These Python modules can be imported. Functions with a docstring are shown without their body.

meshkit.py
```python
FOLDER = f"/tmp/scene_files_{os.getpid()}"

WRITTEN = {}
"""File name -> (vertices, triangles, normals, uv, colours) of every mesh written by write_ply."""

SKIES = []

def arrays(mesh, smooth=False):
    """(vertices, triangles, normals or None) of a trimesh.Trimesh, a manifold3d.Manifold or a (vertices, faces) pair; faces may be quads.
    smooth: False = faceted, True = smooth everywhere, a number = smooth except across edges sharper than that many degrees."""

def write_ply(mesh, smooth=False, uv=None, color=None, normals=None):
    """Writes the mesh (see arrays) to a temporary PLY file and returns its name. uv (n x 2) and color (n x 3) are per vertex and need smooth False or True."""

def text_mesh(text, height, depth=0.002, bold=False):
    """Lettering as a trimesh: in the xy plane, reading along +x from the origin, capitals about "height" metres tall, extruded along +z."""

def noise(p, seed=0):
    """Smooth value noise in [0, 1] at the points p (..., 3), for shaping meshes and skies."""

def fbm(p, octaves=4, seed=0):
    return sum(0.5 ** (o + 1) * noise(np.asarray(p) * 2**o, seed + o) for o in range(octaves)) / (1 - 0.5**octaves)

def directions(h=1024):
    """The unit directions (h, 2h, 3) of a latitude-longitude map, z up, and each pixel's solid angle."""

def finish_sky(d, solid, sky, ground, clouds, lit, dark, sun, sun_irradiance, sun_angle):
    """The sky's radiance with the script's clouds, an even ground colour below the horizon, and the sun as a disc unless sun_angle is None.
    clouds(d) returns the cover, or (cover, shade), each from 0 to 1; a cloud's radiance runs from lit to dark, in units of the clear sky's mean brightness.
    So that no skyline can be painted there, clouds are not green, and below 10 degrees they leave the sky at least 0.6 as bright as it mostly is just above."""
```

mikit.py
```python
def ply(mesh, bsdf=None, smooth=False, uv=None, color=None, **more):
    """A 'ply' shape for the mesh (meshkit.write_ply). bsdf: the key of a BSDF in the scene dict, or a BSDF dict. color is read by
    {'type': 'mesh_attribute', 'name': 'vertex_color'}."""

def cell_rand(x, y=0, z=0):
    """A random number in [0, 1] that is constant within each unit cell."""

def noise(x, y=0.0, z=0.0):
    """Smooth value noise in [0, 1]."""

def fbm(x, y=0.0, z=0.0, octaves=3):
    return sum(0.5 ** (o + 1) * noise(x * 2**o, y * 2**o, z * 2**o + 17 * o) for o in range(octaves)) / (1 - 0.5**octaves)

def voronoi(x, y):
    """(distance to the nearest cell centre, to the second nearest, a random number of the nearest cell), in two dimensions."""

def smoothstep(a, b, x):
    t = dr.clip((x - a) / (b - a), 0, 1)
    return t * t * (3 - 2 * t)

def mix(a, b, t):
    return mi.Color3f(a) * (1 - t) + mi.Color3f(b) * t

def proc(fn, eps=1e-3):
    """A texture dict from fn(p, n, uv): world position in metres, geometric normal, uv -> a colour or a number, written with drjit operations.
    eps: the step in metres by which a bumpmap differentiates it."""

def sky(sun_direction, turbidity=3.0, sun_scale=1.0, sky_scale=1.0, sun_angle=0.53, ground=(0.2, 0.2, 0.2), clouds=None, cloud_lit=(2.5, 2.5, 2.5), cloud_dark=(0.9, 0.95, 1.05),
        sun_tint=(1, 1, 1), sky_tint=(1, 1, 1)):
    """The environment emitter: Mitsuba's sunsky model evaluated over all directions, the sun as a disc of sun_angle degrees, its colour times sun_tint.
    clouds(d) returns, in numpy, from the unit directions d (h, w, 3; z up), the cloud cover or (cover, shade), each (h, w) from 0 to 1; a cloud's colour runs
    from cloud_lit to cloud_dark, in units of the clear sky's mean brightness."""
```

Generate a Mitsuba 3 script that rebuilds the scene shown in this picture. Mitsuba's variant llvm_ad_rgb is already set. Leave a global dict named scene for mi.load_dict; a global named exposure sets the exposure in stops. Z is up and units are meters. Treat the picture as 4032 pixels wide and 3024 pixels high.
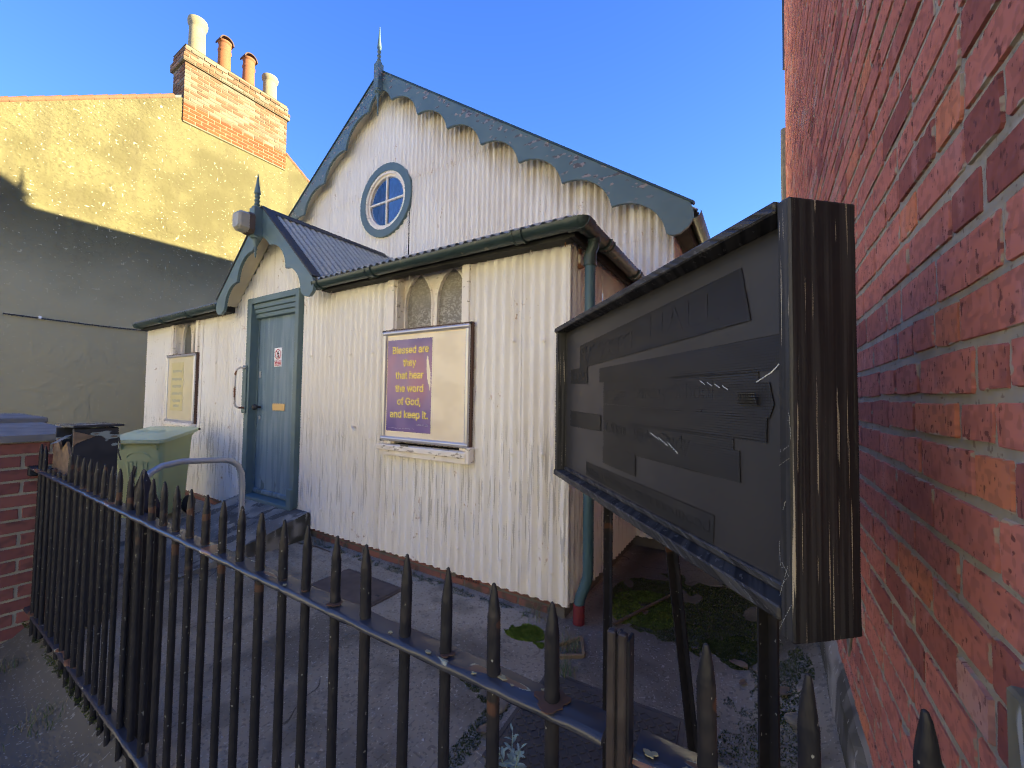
import math, random
import numpy as np, trimesh, shapely
from shapely.geometry import Polygon, box as sbox
from shapely import affinity
import drjit as dr, mitsuba as mi
import mikit, meshkit
from mikit import voronoi, cell_rand, smoothstep, mix, proc

# ------------------------------------------------------------------ camera, sky, exposure
E = 1.38                                  # eye height above the yard
YAW, PITCH, ROLL = math.radians(31.914), math.radians(2.069), math.radians(0.781)
fwd = np.array([-math.sin(YAW) * math.cos(PITCH), math.cos(YAW) * math.cos(PITCH), math.sin(PITCH)])
r0 = np.cross(fwd, [0, 0, 1.0]); r0 /= np.linalg.norm(r0)
u0 = np.cross(r0, fwd)
upv = -math.sin(ROLL) * r0 + math.cos(ROLL) * u0
eye = np.array([0, 0, E])
scene, labels = {}, {}
scene['camera'] = {'type': 'perspective', 'fov': 103.45, 'fov_axis': 'x', 'near_clip': 0.02, 'far_clip': 2000.0,
                   'to_world': mi.ScalarTransform4f().look_at(origin=eye.tolist(), target=(eye + fwd).tolist(), up=upv.tolist())}
SUN = (5.37, 2.48, 1.66)
scene['sky'] = mikit.sky(SUN, turbidity=2.0, sun_scale=0.50, sky_scale=1.0, sun_tint=(0.74, 0.95, 1.06), sky_tint=(0.11, 0.17, 0.34), ground=(0.16, 0.15, 0.14))
exposure = 5.75

rng = np.random.default_rng(7)
R = random.Random(5)
X, Y, Z = np.array([1.0, 0, 0]), np.array([0, 1.0, 0]), np.array([0, 0, 1.0])

# ------------------------------------------------------------------ helpers
def numbered(name):
    k, i = name, 0
    while k in scene or k in labels:
        i += 1
        k = f'{name}_{i:03d}'
    return k

def obj(name, mesh, bsdf, parent=None, smooth=False, uv=None, kind=None, **more):
    key = numbered((parent + '__' if parent else '') + name)
    scene[key] = mikit.ply(mesh, bsdf, smooth=smooth, uv=uv, **more)
    if kind:
        labels.setdefault(key, {})['kind'] = kind
    return key

def thing(name, label, cat, group=None):
    key = numbered(name)
    labels[key] = {'label': label, 'category': cat}
    if group: labels[key]['group'] = group
    return key

def tag(key, label, cat, group=None):
    labels[key] = {'label': label, 'category': cat}
    if group: labels[key]['group'] = group
    return key

def struct(name, mesh, bsdf, smooth=False):
    k = obj(name, mesh, bsdf, smooth=smooth)
    labels[k] = {'kind': 'structure'}
    return k

def cat(ms):
    return trimesh.util.concatenate([m for m in ms if m is not None])

def bx(x0, x1, y0, y1, z0, z1, c=0.0):
    """box, with chamfered edges when c > 0"""
    if c <= 0:
        m = trimesh.creation.box((x1 - x0, y1 - y0, z1 - z0))
        m.apply_translation(((x0 + x1) / 2, (y0 + y1) / 2, (z0 + z1) / 2))
        return m
    h = np.array([x1 - x0, y1 - y0, z1 - z0]) / 2
    pts = []
    for sx in (-1, 1):
        for sy in (-1, 1):
            for sz in (-1, 1):
                s = np.array([sx, sy, sz])
                for k in range(3):
                    q = h - c
                    q[k] = h[k]
                    pts.append(s * q)
    m = trimesh.convex.convex_hull(np.array(pts))
    m.apply_translation(((x0 + x1) / 2, (y0 + y1) / 2, (z0 + z1) / 2))
    return m

def frame(m, o, a, b, n=None):
    """mesh with local axes x, y, z put on world axes a, b, n at o"""
    a, b = np.asarray(a, float), np.asarray(b, float)
    n = np.cross(a, b) if n is None else np.asarray(n, float)
    M = np.eye(4); M[:3, 0], M[:3, 1], M[:3, 2], M[:3, 3] = a, b, n, o
    m = m.copy(); m.apply_transform(M)
    return m

def extr(poly, depth):
    gs = getattr(poly, 'geoms', [poly])
    return cat([trimesh.creation.extrude_polygon(g, depth, engine='earcut') for g in gs if g.area > 1e-8])

def tube(pts, r, sec=10, cap=True):
    """tube along a polyline; r a number or one radius a point"""
    p = np.asarray(pts, float); n = len(p)
    rr = np.broadcast_to(r, n)
    t = np.gradient(p, axis=0); t /= np.linalg.norm(t, axis=1, keepdims=True)
    a = np.cross(t[0], [0, 0, 1] if abs(t[0][2]) < 0.9 else [1, 0, 0]); a /= np.linalg.norm(a)
    V = []
    for i in range(n):
        a = a - t[i] * (a @ t[i]); a /= np.linalg.norm(a)
        b = np.cross(t[i], a)
        ang = np.arange(sec) * 2 * np.pi / sec
        V.append(p[i] + rr[i] * (np.cos(ang)[:, None] * a + np.sin(ang)[:, None] * b))
    V = np.vstack(V); F = []
    for i in range(n - 1):
        for j in range(sec):
            k = (j + 1) % sec
            F += [[i * sec + j, i * sec + k, (i + 1) * sec + k], [i * sec + j, (i + 1) * sec + k, (i + 1) * sec + j]]
    if cap:
        V = np.vstack([V, p[0], p[-1]])
        for j in range(sec):
            k = (j + 1) % sec
            F += [[n * sec, k, j], [n * sec + 1, (n - 1) * sec + j, (n - 1) * sec + k]]
    return trimesh.Trimesh(V, F, process=False)

def lathe(profile, sec=16, o=(0, 0, 0)):
    """profile: (radius, z) pairs, from bottom to top"""
    m = trimesh.creation.revolve(np.array(profile, float), sections=sec)
    m.apply_translation(o)
    return m

def grid(xs, ys, f):
    xx, yy = np.meshgrid(xs, ys, indexing='ij')
    V = f(xx.ravel(), yy.ravel())
    nx, ny = len(xs), len(ys)
    i, j = np.meshgrid(np.arange(nx - 1), np.arange(ny - 1), indexing='ij')
    a = (i * ny + j).ravel(); b = a + ny
    F = np.vstack([np.stack([a, b, b + 1], 1), np.stack([a, b + 1, a + 1], 1)])
    return trimesh.Trimesh(V, F, process=False)

def arc(c, r, a0, a1, n=8):
    t = np.radians(np.linspace(a0, a1, n))
    return [(c[0] + r * math.cos(x), c[1] + r * math.sin(x)) for x in t]

# ------------------------------------------------------------------ materials
def n2(x, y, s):
    """smooth noise in two dimensions (s: a seed), cheaper than three"""
    x, y = mi.Float(x), mi.Float(y)
    i, j = dr.floor(x), dr.floor(y)
    a, b = x - i, y - j
    a, b = a * a * (3 - 2 * a), b * b * (3 - 2 * b)
    return dr.lerp(dr.lerp(cell_rand(i, j, s), cell_rand(i + 1, j, s), a), dr.lerp(cell_rand(i, j + 1, s), cell_rand(i + 1, j + 1, s), a), b)
def noise(x, y=0.0, z=0.0):
    v = [x, y, z]
    const = [q for q in v if isinstance(q, (int, float))]
    if const:
        u = [q for q in v if not isinstance(q, (int, float))] + [0.0]
        return n2(u[0], u[1], round(sum(const) * 7))
    return mikit.noise(x, y, z)
def fbm(x, y=0.0, z=0.0, octaves=2):
    const = any(isinstance(q, (int, float)) for q in (x, y, z))
    octaves = min(octaves, 3 if const else 2)
    f = lambda v, o: v if isinstance(v, (int, float)) else v * 2.03 ** o + 5.3 * o
    return sum(0.5 ** (o + 1) * noise(f(x, o), f(y, o), f(z, o)) for o in range(octaves)) / (1 - 0.5 ** octaves)

def prin(key, fn, rough=0.6, spec=0.4, bump=None, bscale=0.001, beps=0.002, metallic=0.0, two=True, **more):
    col = proc(fn) if callable(fn) else {'type': 'rgb', 'value': list(fn)}
    d = {'type': 'principled', 'base_color': col, 'roughness': proc(rough) if callable(rough) else rough, 'specular': spec, 'metallic': metallic, **more}
    if bump is not None:
        d = {'type': 'bumpmap', 'bump_texture': proc(bump, eps=beps), 'scale': bscale, 'bsdf': d}
    if two:
        d = {'type': 'twosided', 'bsdf': d}
    scene[key] = d

C3 = mi.Color3f
def tin_col(p, n, uv):
    # cream paint, long vertical streaks, worn patches that bare the grey zinc
    h = p.x + p.y * 0.73
    c = mix((0.83, 0.79, 0.72), (0.775, 0.72, 0.635), smoothstep(0.40, 0.75, fbm(h * 1.7, p.z * 0.9, 5)))
    c = mix(c, (0.60, 0.525, 0.42), smoothstep(0.66, 0.86, n2(h * 16, p.z * 1.1, 3) * 0.65 + n2(h * 50, p.z * 2.0, 4) * 0.35) * 0.4)
    w = fbm(h * 75, 9.0, p.z * 4.2, 3) + 0.22 * fbm(h * 2.1, 1.0, p.z * 1.1, 2)
    low = smoothstep(1.35, 0.95, p.z) * smoothstep(0.12, 0.45, p.z)
    worn = smoothstep(0.715, 0.785, w) * low
    c = mix(c, (0.42, 0.39, 0.33), worn * 0.65)
    rust = smoothstep(0.80, 0.9, noise(h * 8, p.z * 5, 4)) * smoothstep(0.66, 0.9, fbm(h * 50, p.z * 40, 2, 2))
    c = mix(c, (0.38, 0.2, 0.09), rust * 0.8)
    return c
prin('tin_white', tin_col, rough=0.5, spec=0.35)

def tin_gable(p, n, uv):
    # the upper sheets: as above, with brown run-off stains hanging below the scalloped boards
    c = tin_col(p, n, uv)
    d = (E + 4.62 - 0.715 * dr.abs(p.x + 4.63)) - p.z
    k = noise(p.x * 26, 2.0) * 0.5 + noise(p.x * 9, 7.0) * 0.5
    s = smoothstep(0.45 + 0.42 * k, 0.28, d) * smoothstep(0.25, 0.62, noise(p.x * 22, p.z * 0.6, 3) * 0.5 + noise(p.x * 60, p.z * 0.9, 8) * 0.5)
    s = s * smoothstep(-5.2, -3.9, p.x)
    return mix(c, (0.30, 0.21, 0.10), s * 0.5)
prin('tin_gable', tin_gable, rough=0.5, spec=0.35)

def slate_blue(p, n, uv):
    f = fbm(p.x * 7, p.y * 7, p.z * 7, 3)
    c = mix((0.092, 0.146, 0.158), (0.128, 0.186, 0.196), f)
    fl = fbm(p.x * 15, p.y * 15, p.z * 24, 3)
    top = (E + 4.66 - 0.715 * dr.abs(p.x + 4.62)) - p.z
    chip = smoothstep(0.69, 0.72, fl + 0.16 * smoothstep(0.16, 0.0, dr.abs(top - 0.06)) - 0.06) * smoothstep(E + 1.75, E + 2.0, p.z) * smoothstep(0.35, 0.2, top)
    return mix(c, mix((0.30, 0.25, 0.23), (0.10, 0.09, 0.085), smoothstep(0.4, 0.6, noise(p.x * 40, 3.0, p.z * 60))), chip)
prin('slate_blue_paint', slate_blue, rough=0.42, spec=0.4, bump=lambda p, n, uv: fbm(p.x * 15, p.y * 15, p.z * 24, 3), bscale=0.003, beps=0.004)

def door_blue(p, n, uv):
    s = fbm(p.x * 26, 1.0, p.z * 2.2, 3)
    c = mix((0.105, 0.172, 0.225), (0.165, 0.235, 0.29), smoothstep(0.3, 0.7, s))
    d = smoothstep(0.62, 0.75, fbm(p.x * 8, 4.0, p.z * 5, 3)) * smoothstep(1.0, 0.35, p.z)
    return mix(c, (0.05, 0.085, 0.10), d * 0.7)
prin('door_blue', door_blue, rough=lambda p, n, uv: 0.35 + 0.25 * fbm(p.x * 12, 2.0, p.z * 3, 2), spec=0.45)

def gutter_col(p, n, uv):
    f = fbm(p.x * 9, p.y * 9, p.z * 12, 3)
    c = mix((0.020, 0.038, 0.038), (0.04, 0.066, 0.066), f)
    m = smoothstep(0.70, 0.78, fbm(p.x * 17, p.y * 17, p.z * 9, 3))
    return mix(c, (0.20, 0.18, 0.10), m * 0.7)
prin('gutter_green', gutter_col, rough=0.35, spec=0.5)
prin('dark_eaves', lambda p, n, uv: mix((0.02, 0.022, 0.022), (0.045, 0.045, 0.042), fbm(p.x * 8, p.y * 8, p.z * 8, 2)), rough=0.8)
prin('downpipe_teal', lambda p, n, uv: mix((0.035, 0.085, 0.105), (0.07, 0.13, 0.15), fbm(p.x * 20, p.y * 20, p.z * 6, 3)), rough=0.4)
prin('red_socket', (0.15, 0.022, 0.03), rough=0.6)

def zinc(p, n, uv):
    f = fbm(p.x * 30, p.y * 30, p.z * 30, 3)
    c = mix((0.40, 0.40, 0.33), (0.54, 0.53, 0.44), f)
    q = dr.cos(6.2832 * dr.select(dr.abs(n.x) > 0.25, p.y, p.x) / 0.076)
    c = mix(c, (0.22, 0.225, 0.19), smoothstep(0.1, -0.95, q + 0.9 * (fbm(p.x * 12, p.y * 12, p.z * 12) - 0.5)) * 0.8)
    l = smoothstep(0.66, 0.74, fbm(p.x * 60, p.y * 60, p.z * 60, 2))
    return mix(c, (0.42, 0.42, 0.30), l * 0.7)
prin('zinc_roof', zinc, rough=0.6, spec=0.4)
prin('lead', (0.052, 0.052, 0.05), rough=0.6)
def white_wood(p, n, uv):
    f = fbm(p.x * 14, p.y * 14, p.z * 4, 3)
    c = mix((0.86, 0.79, 0.69), (0.76, 0.68, 0.57), smoothstep(0.45, 0.75, f))
    k = smoothstep(0.69, 0.74, fbm(p.x * 30, p.y * 30, p.z * 55, 3))
    return mix(c, (0.30, 0.24, 0.17), k * 0.85)
prin('white_wood', white_wood, rough=0.55, bump=lambda p, n, uv: fbm(p.x * 30, p.y * 30, p.z * 55, 3), bscale=0.002)
prin('soffit_cream', lambda p, n, uv: mix((0.82, 0.74, 0.58), (0.74, 0.65, 0.48), fbm(p.x * 6, p.y * 6, p.z * 6, 3)), rough=0.6)
scene['window_glass'] = {'type': 'thindielectric', 'int_ior': 1.5}
def obscure_h(p, n, uv):
    a, b, c = voronoi(p.x * 95, p.z * 62)
    return 1 - a
prin('obscure_glass', lambda p, n, uv: mix((0.17, 0.15, 0.122), (0.52, 0.48, 0.42), smoothstep(0.42, 0.75, noise(p.x * 62, 1.0, p.z * 105) * 0.6 + noise(p.x * 130, 4.0, p.z * 190) * 0.4) * (0.35 + 0.65 * smoothstep(E + 0.95, E + 0.5, p.z + 0.12 * noise(p.x * 9, 2.0, p.z * 9)))), rough=0.15, spec=0.9, bump=obscure_h, bscale=0.0045, beps=0.0015)  # light and dark glints of pebbled glass painted into the colour, fading upwards
prin('plain_grey_glass', lambda p, n, uv: mix((0.06, 0.065, 0.06), (0.10, 0.105, 0.09), fbm(p.x * 6, 1.0, p.z * 6, 2)), rough=0.12, spec=0.9)
prin('dark_inside', (0.03, 0.03, 0.035), rough=0.9)
prin('lace', lambda p, n, uv: mix((0.006, 0.009, 0.02), (0.045, 0.05, 0.065), smoothstep(0.6, 0.72, noise(p.x * 34, 3.0) * 0.5 + noise(p.x * 11, p.z * 9, 2) * 0.5)), rough=0.9)
prin('aluminium', lambda p, n, uv: mix((0.62, 0.60, 0.62), (0.50, 0.49, 0.52), fbm(p.x * 9, p.y * 5, p.z * 9, 2)), rough=0.35, metallic=0.55, spec=0.5)
prin('brown_wood', (0.10, 0.055, 0.04), rough=0.7)
prin('notice_paper', lambda p, n, uv: mix((0.88, 0.75, 0.55), (0.80, 0.67, 0.48), smoothstep(0.4, 0.75, fbm(p.x * 5, 1.0, p.z * 7, 3))), rough=0.3, spec=0.5,
     bump=lambda p, n, uv: noise(p.x * 7, 1.0, p.z * 1.3), bscale=0.005, beps=0.004)
def poster_col(p, n, uv):
    t = (p.z - (E - 0.28)) / 0.75
    c = mix((0.13, 0.085, 0.27), (0.37, 0.155, 0.25), smoothstep(0.12, 0.5, t) * smoothstep(1.02, 0.72, t) + 0.0 * t)
    return mix(c, (0.26, 0.17, 0.34), smoothstep(0.45, 0.7, fbm(p.x * 6, 1.0, p.z * 3, 2)) * 0.6)
prin('poster_purple', poster_col, rough=0.3, spec=0.5, bump=lambda p, n, uv: noise(p.x * 9, 4.0, p.z * 1.6), bscale=0.010, beps=0.004)
prin('poster_yellow', (0.95, 0.72, 0.16), rough=0.4)
prin('poster_small_print', (0.55, 0.48, 0.62), rough=0.5)
prin('faded_poster', lambda p, n, uv: mix((0.70, 0.60, 0.30), (0.62, 0.53, 0.27), fbm(p.x * 8, 1.0, p.z * 6, 2)), rough=0.45)
prin('faded_paper', lambda p, n, uv: mix((0.74, 0.64, 0.42), (0.66, 0.57, 0.37), fbm(p.x * 6, 1.0, p.z * 5, 2)), rough=0.4)
prin('faded_print', (0.50, 0.46, 0.30), rough=0.5)
prin('sign_white', (0.78, 0.76, 0.77), rough=0.4)
prin('sign_red', (0.50, 0.05, 0.07), rough=0.4)
prin('sign_black', (0.03, 0.03, 0.035), rough=0.5)
prin('brass', (0.52, 0.36, 0.2), rough=0.35, metallic=0.8)
prin('steel', lambda p, n, uv: mix((0.45, 0.46, 0.48), (0.36, 0.38, 0.41), fbm(p.x * 15, p.y * 15, p.z * 15, 2)), rough=0.45, metallic=0.5)
prin('rust_white', lambda p, n, uv: mix((0.66, 0.61, 0.55), (0.20, 0.08, 0.04), smoothstep(0.48, 0.62, fbm(p.x * 20, p.y * 20, p.z * 13, 3))), rough=0.7)
def plinth_col(p, n, uv):
    r = cell_rand(dr.floor(uv.x), 3, 1)
    return mix(mix((0.16, 0.07, 0.058), (0.24, 0.10, 0.08), r), (0.09, 0.075, 0.06), smoothstep(0.5, 0.75, fbm(p.x * 12, p.y * 12, p.z * 12, 3)))
prin('plinth_brick', plinth_col, rough=0.85)
prin('plinth_mortar', (0.13, 0.12, 0.105), rough=0.95)
prin('air_brick', (0.17, 0.06, 0.045), rough=0.8)

# brickwork: uv.x carries the brick's number, uv its place on the face
def red_col(p, n, uv):
    k = dr.floor(uv.x)
    r, r2, r3 = cell_rand(k, 1, 1), cell_rand(k, 2, 1), cell_rand(k, 3, 1)
    c = mix((0.50, 0.18, 0.135), (0.415, 0.148, 0.115), r)
    c = mix(c, (0.55, 0.20, 0.085), smoothstep(0.88, 0.99, r2) * 0.55)
    c = mix(c, (0.26, 0.088, 0.075), smoothstep(0.28, 0.06, r2))
    c = mix(c, (0.46, 0.25, 0.21), smoothstep(0.93, 0.99, r3))
    f = fbm(p.y * 16, p.z * 34, r * 9, 3)
    c = mix(c, (0.22, 0.075, 0.075), smoothstep(0.55, 0.8, f) * 0.32)
    c = mix(c, (0.52, 0.25, 0.23), smoothstep(0.58, 0.85, fbm(p.y * 24 + 7, p.z * 10, r * 5, 3)) * 0.4)
    pit = smoothstep(0.70, 0.82, noise(p.y * 190, p.z * 120, 3) * 0.6 + noise(p.y * 60, p.z * 45, 8) * 0.4)
    c = mix(c, (0.085, 0.035, 0.035), pit * 0.75)
    c = mix(c, (0.17, 0.065, 0.055), smoothstep(0.50, 0.72, n2(p.y * 100, p.z * 90, 13)) * 0.28)
    # mortar smeared over the arrises
    fu, fv = (uv.x - k - 0.1) / 0.8, uv.y
    e = dr.minimum(dr.minimum(fu, 1 - fu) * 2.2, dr.minimum(fv, 1 - fv))
    sm = smoothstep(0.0, -0.035, e - 0.16 * noise(p.y * 42, p.z * 42, 6) - 0.09 * noise(p.y * 130, p.z * 130, 9) + 0.115)
    return mix(c, mix((0.40, 0.34, 0.26), (0.33, 0.28, 0.21), noise(p.y * 60, p.z * 60, 3)), sm * 0.9)
prin('red_brick', red_col, rough=0.95, spec=0.1, bump=lambda p, n, uv: fbm(p.y * 90, p.z * 70, 4.0, 3), bscale=0.0045, beps=0.0015)
prin('red_mortar', lambda p, n, uv: mix(mix((0.24, 0.212, 0.17), (0.38, 0.34, 0.275), fbm(p.y * 20, p.z * 20, 4, 3)), (0.16, 0.12, 0.09), smoothstep(0.72, 0.86, fbm(p.y * 110, p.z * 110, 2, 2)) * 0.7),
     rough=0.95, spec=0.1, bump=lambda p, n, uv: fbm(p.y * 130, p.z * 130, p.x * 30, 3), bscale=0.006, beps=0.0015)
def chim_col(p, n, uv):
    k = dr.floor(uv.x)
    r, r2 = cell_rand(k, 1, 1), cell_rand(k, 2, 1)
    c = mix((0.18, 0.085, 0.05), (0.115, 0.07, 0.046), r)
    c = mix(c, (0.17, 0.14, 0.11), smoothstep(0.62, 0.9, r2))
    c = mix(c, (0.29, 0.175, 0.125), smoothstep(0.22, 0.05, r2))
    return mix(c, (0.13, 0.10, 0.08), smoothstep(0.55, 0.8, fbm(p.x * 9, p.y * 9, p.z * 16, 3)) * 0.6)
prin('chimney_brick', chim_col, rough=0.9, spec=0.2)
prin('chimney_brick_new', lambda p, n, uv: mix((0.19, 0.064, 0.026), (0.14, 0.048, 0.022), cell_rand(dr.floor(uv.x), 1, 1)), rough=0.9, spec=0.2)
prin('chimney_mortar', (0.20, 0.17, 0.12), rough=0.95, spec=0.1)
def pier_col(p, n, uv):
    r = cell_rand(dr.floor(uv.x), 1, 1)
    c = mix((0.17, 0.062, 0.055), (0.235, 0.09, 0.072), r)
    return mix(c, (0.11, 0.05, 0.045), smoothstep(0.5, 0.8, fbm(p.x * 22, p.y * 22, p.z * 22, 3)) * 0.7)
prin('pier_brick', pier_col, rough=0.88, spec=0.2)
prin('pier_mortar', lambda p, n, uv: mix((0.32, 0.27, 0.2), (0.22, 0.20, 0.15), fbm(p.x * 18, p.y * 18, p.z * 18, 3)), rough=0.95)
def cap_col(p, n, uv):
    f = fbm(p.x * 14, p.y * 14, p.z * 14, 3)
    return mix((0.12, 0.115, 0.115), (0.20, 0.19, 0.185), f)
prin('cap_stone', cap_col, rough=0.75, spec=0.3, bump=lambda p, n, uv: fbm(p.x * 60, p.y * 60, p.z * 60, 3), bscale=0.003)

def render_col(p, n, uv):
    # pebbly cement render, patchy, with pale stones showing and soot below the verge
    f = fbm(p.y * 1.6, 3.0, p.z * 1.9, 4)
    c = mix((0.108, 0.092, 0.050), (0.150, 0.130, 0.070), smoothstep(0.3, 0.68, f))
    st = fbm(p.y * 5.5, 2.0, p.z * 0.7, 3)
    c = mix(c, (0.11, 0.092, 0.055), smoothstep(0.52, 0.78, st) * 0.55)
    g = noise(p.y * 26, 1.0, p.z * 30) * 0.5 + noise(p.y * 60, 5.0, p.z * 60) * 0.5
    c = mix(c, (0.105, 0.087, 0.05), smoothstep(0.56, 0.74, g) * 0.6)
    w = noise(p.y * 33, 8.0, p.z * 33)
    c = mix(c, (0.42, 0.37, 0.25), smoothstep(0.90, 0.95, w))
    low = smoothstep(E + 3.5, E + 1.7, p.z + 0.6 * f)  # shaded lower wall painted paler and yellower, lifting its shade through the colour
    return mix(c, (0.46, 0.40, 0.245), low * 0.85)
prin('cement_render', render_col, rough=0.95, spec=0.1, bump=lambda p, n, uv: fbm(p.y * 26, 1.0, p.z * 30, 3), bscale=0.02, beps=0.008)
prin('tar_band', (0.035, 0.033, 0.036), rough=0.7)
prin('ridge_tile', lambda p, n, uv: mix((0.22, 0.095, 0.05), (0.12, 0.065, 0.045), fbm(p.x * 7, p.y * 7, p.z * 7, 3)), rough=0.85)
prin('slate_roof', lambda p, n, uv: mix((0.08, 0.085, 0.10), (0.13, 0.13, 0.14), cell_rand(dr.floor(p.x * 4), dr.floor(p.z * 6), 1)), rough=0.7)
prin('pot_cream', lambda p, n, uv: mix((0.29, 0.245, 0.155), (0.23, 0.195, 0.12), fbm(p.x * 9, p.y * 9, p.z * 5, 3)), rough=0.8)
prin('pot_terracotta', lambda p, n, uv: mix((0.28, 0.105, 0.047), (0.21, 0.08, 0.037), fbm(p.x * 9, p.y * 9, p.z * 5, 3)), rough=0.8)
prin('pot_dark', (0.10, 0.06, 0.05), rough=0.9)
prin('cable_black', (0.04, 0.04, 0.045), rough=0.5)

# ironwork: thick black paint, rust and yellow primer where it has flaked
def iron_col(p, n, uv):
    c = mix((0.010, 0.011, 0.016), (0.021, 0.020, 0.023), fbm(p.x * 25, p.y * 25, p.z * 14))
    f = fbm(p.x * 19, p.y * 24, p.z * 22)
    hi = smoothstep(E - 0.62, E - 0.47, p.z)
    c = mix(c, (0.030, 0.026, 0.027), smoothstep(0.52, 0.66, f) * hi * 0.7)
    c = mix(c, (0.085, 0.042, 0.028), smoothstep(0.745, 0.79, f + 0.07 * smoothstep(0.03, 0.0, dr.abs(p.z - E + 0.45))) * hi)
    spk = smoothstep(0.91, 0.94, noise(p.x * 140, p.y * 140, p.z * 90))
    return mix(c, (0.36, 0.36, 0.31), spk * 0.6)
prin('iron_black', iron_col, rough=0.45, spec=0.28, bump=lambda p, n, uv: fbm(p.x * 60, p.y * 60, p.z * 36, 3), bscale=0.0035, beps=0.0015)
def rail_col(p, n, uv):
    c = mix((0.020, 0.024, 0.036), (0.045, 0.045, 0.055), fbm(p.x * 14, p.y * 30, p.z * 20, 3))
    f = fbm(p.x * 8.5, p.y * 26, p.z * 17, 3)
    c = mix(c, (0.34, 0.33, 0.22), smoothstep(0.635, 0.645, f) * smoothstep(0.665, 0.655, f) * smoothstep(0.45, 0.6, noise(p.x * 60, p.y * 60, p.z * 60)))
    return mix(c, mix((0.10, 0.06, 0.045), (0.20, 0.085, 0.04), noise(p.x * 50, p.y * 50, p.z * 50)), smoothstep(0.65, 0.665, f))
prin('rail_black', rail_col, rough=0.32, spec=0.5, bump=lambda p, n, uv: fbm(p.x * 8.5, p.y * 26, p.z * 17, 3), bscale=0.008, beps=0.002)
prin('bar_brown', lambda p, n, uv: mix((0.05, 0.038, 0.034), (0.02, 0.017, 0.019), fbm(p.x * 40, p.y * 40, p.z * 16, 3)), rough=0.5, bump=lambda p, n, uv: fbm(p.x * 40, p.y * 40, p.z * 30, 3), bscale=0.006, beps=0.002)
prin('rust_bare', lambda p, n, uv: mix((0.12, 0.055, 0.03), (0.05, 0.033, 0.028), fbm(p.x * 60, p.y * 60, p.z * 60, 3)), rough=0.85)
prin('primer_flake', lambda p, n, uv: mix((0.36, 0.33, 0.18), (0.16, 0.15, 0.11), fbm(p.x * 70, p.y * 70, p.z * 70, 2)), rough=0.6)

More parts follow.
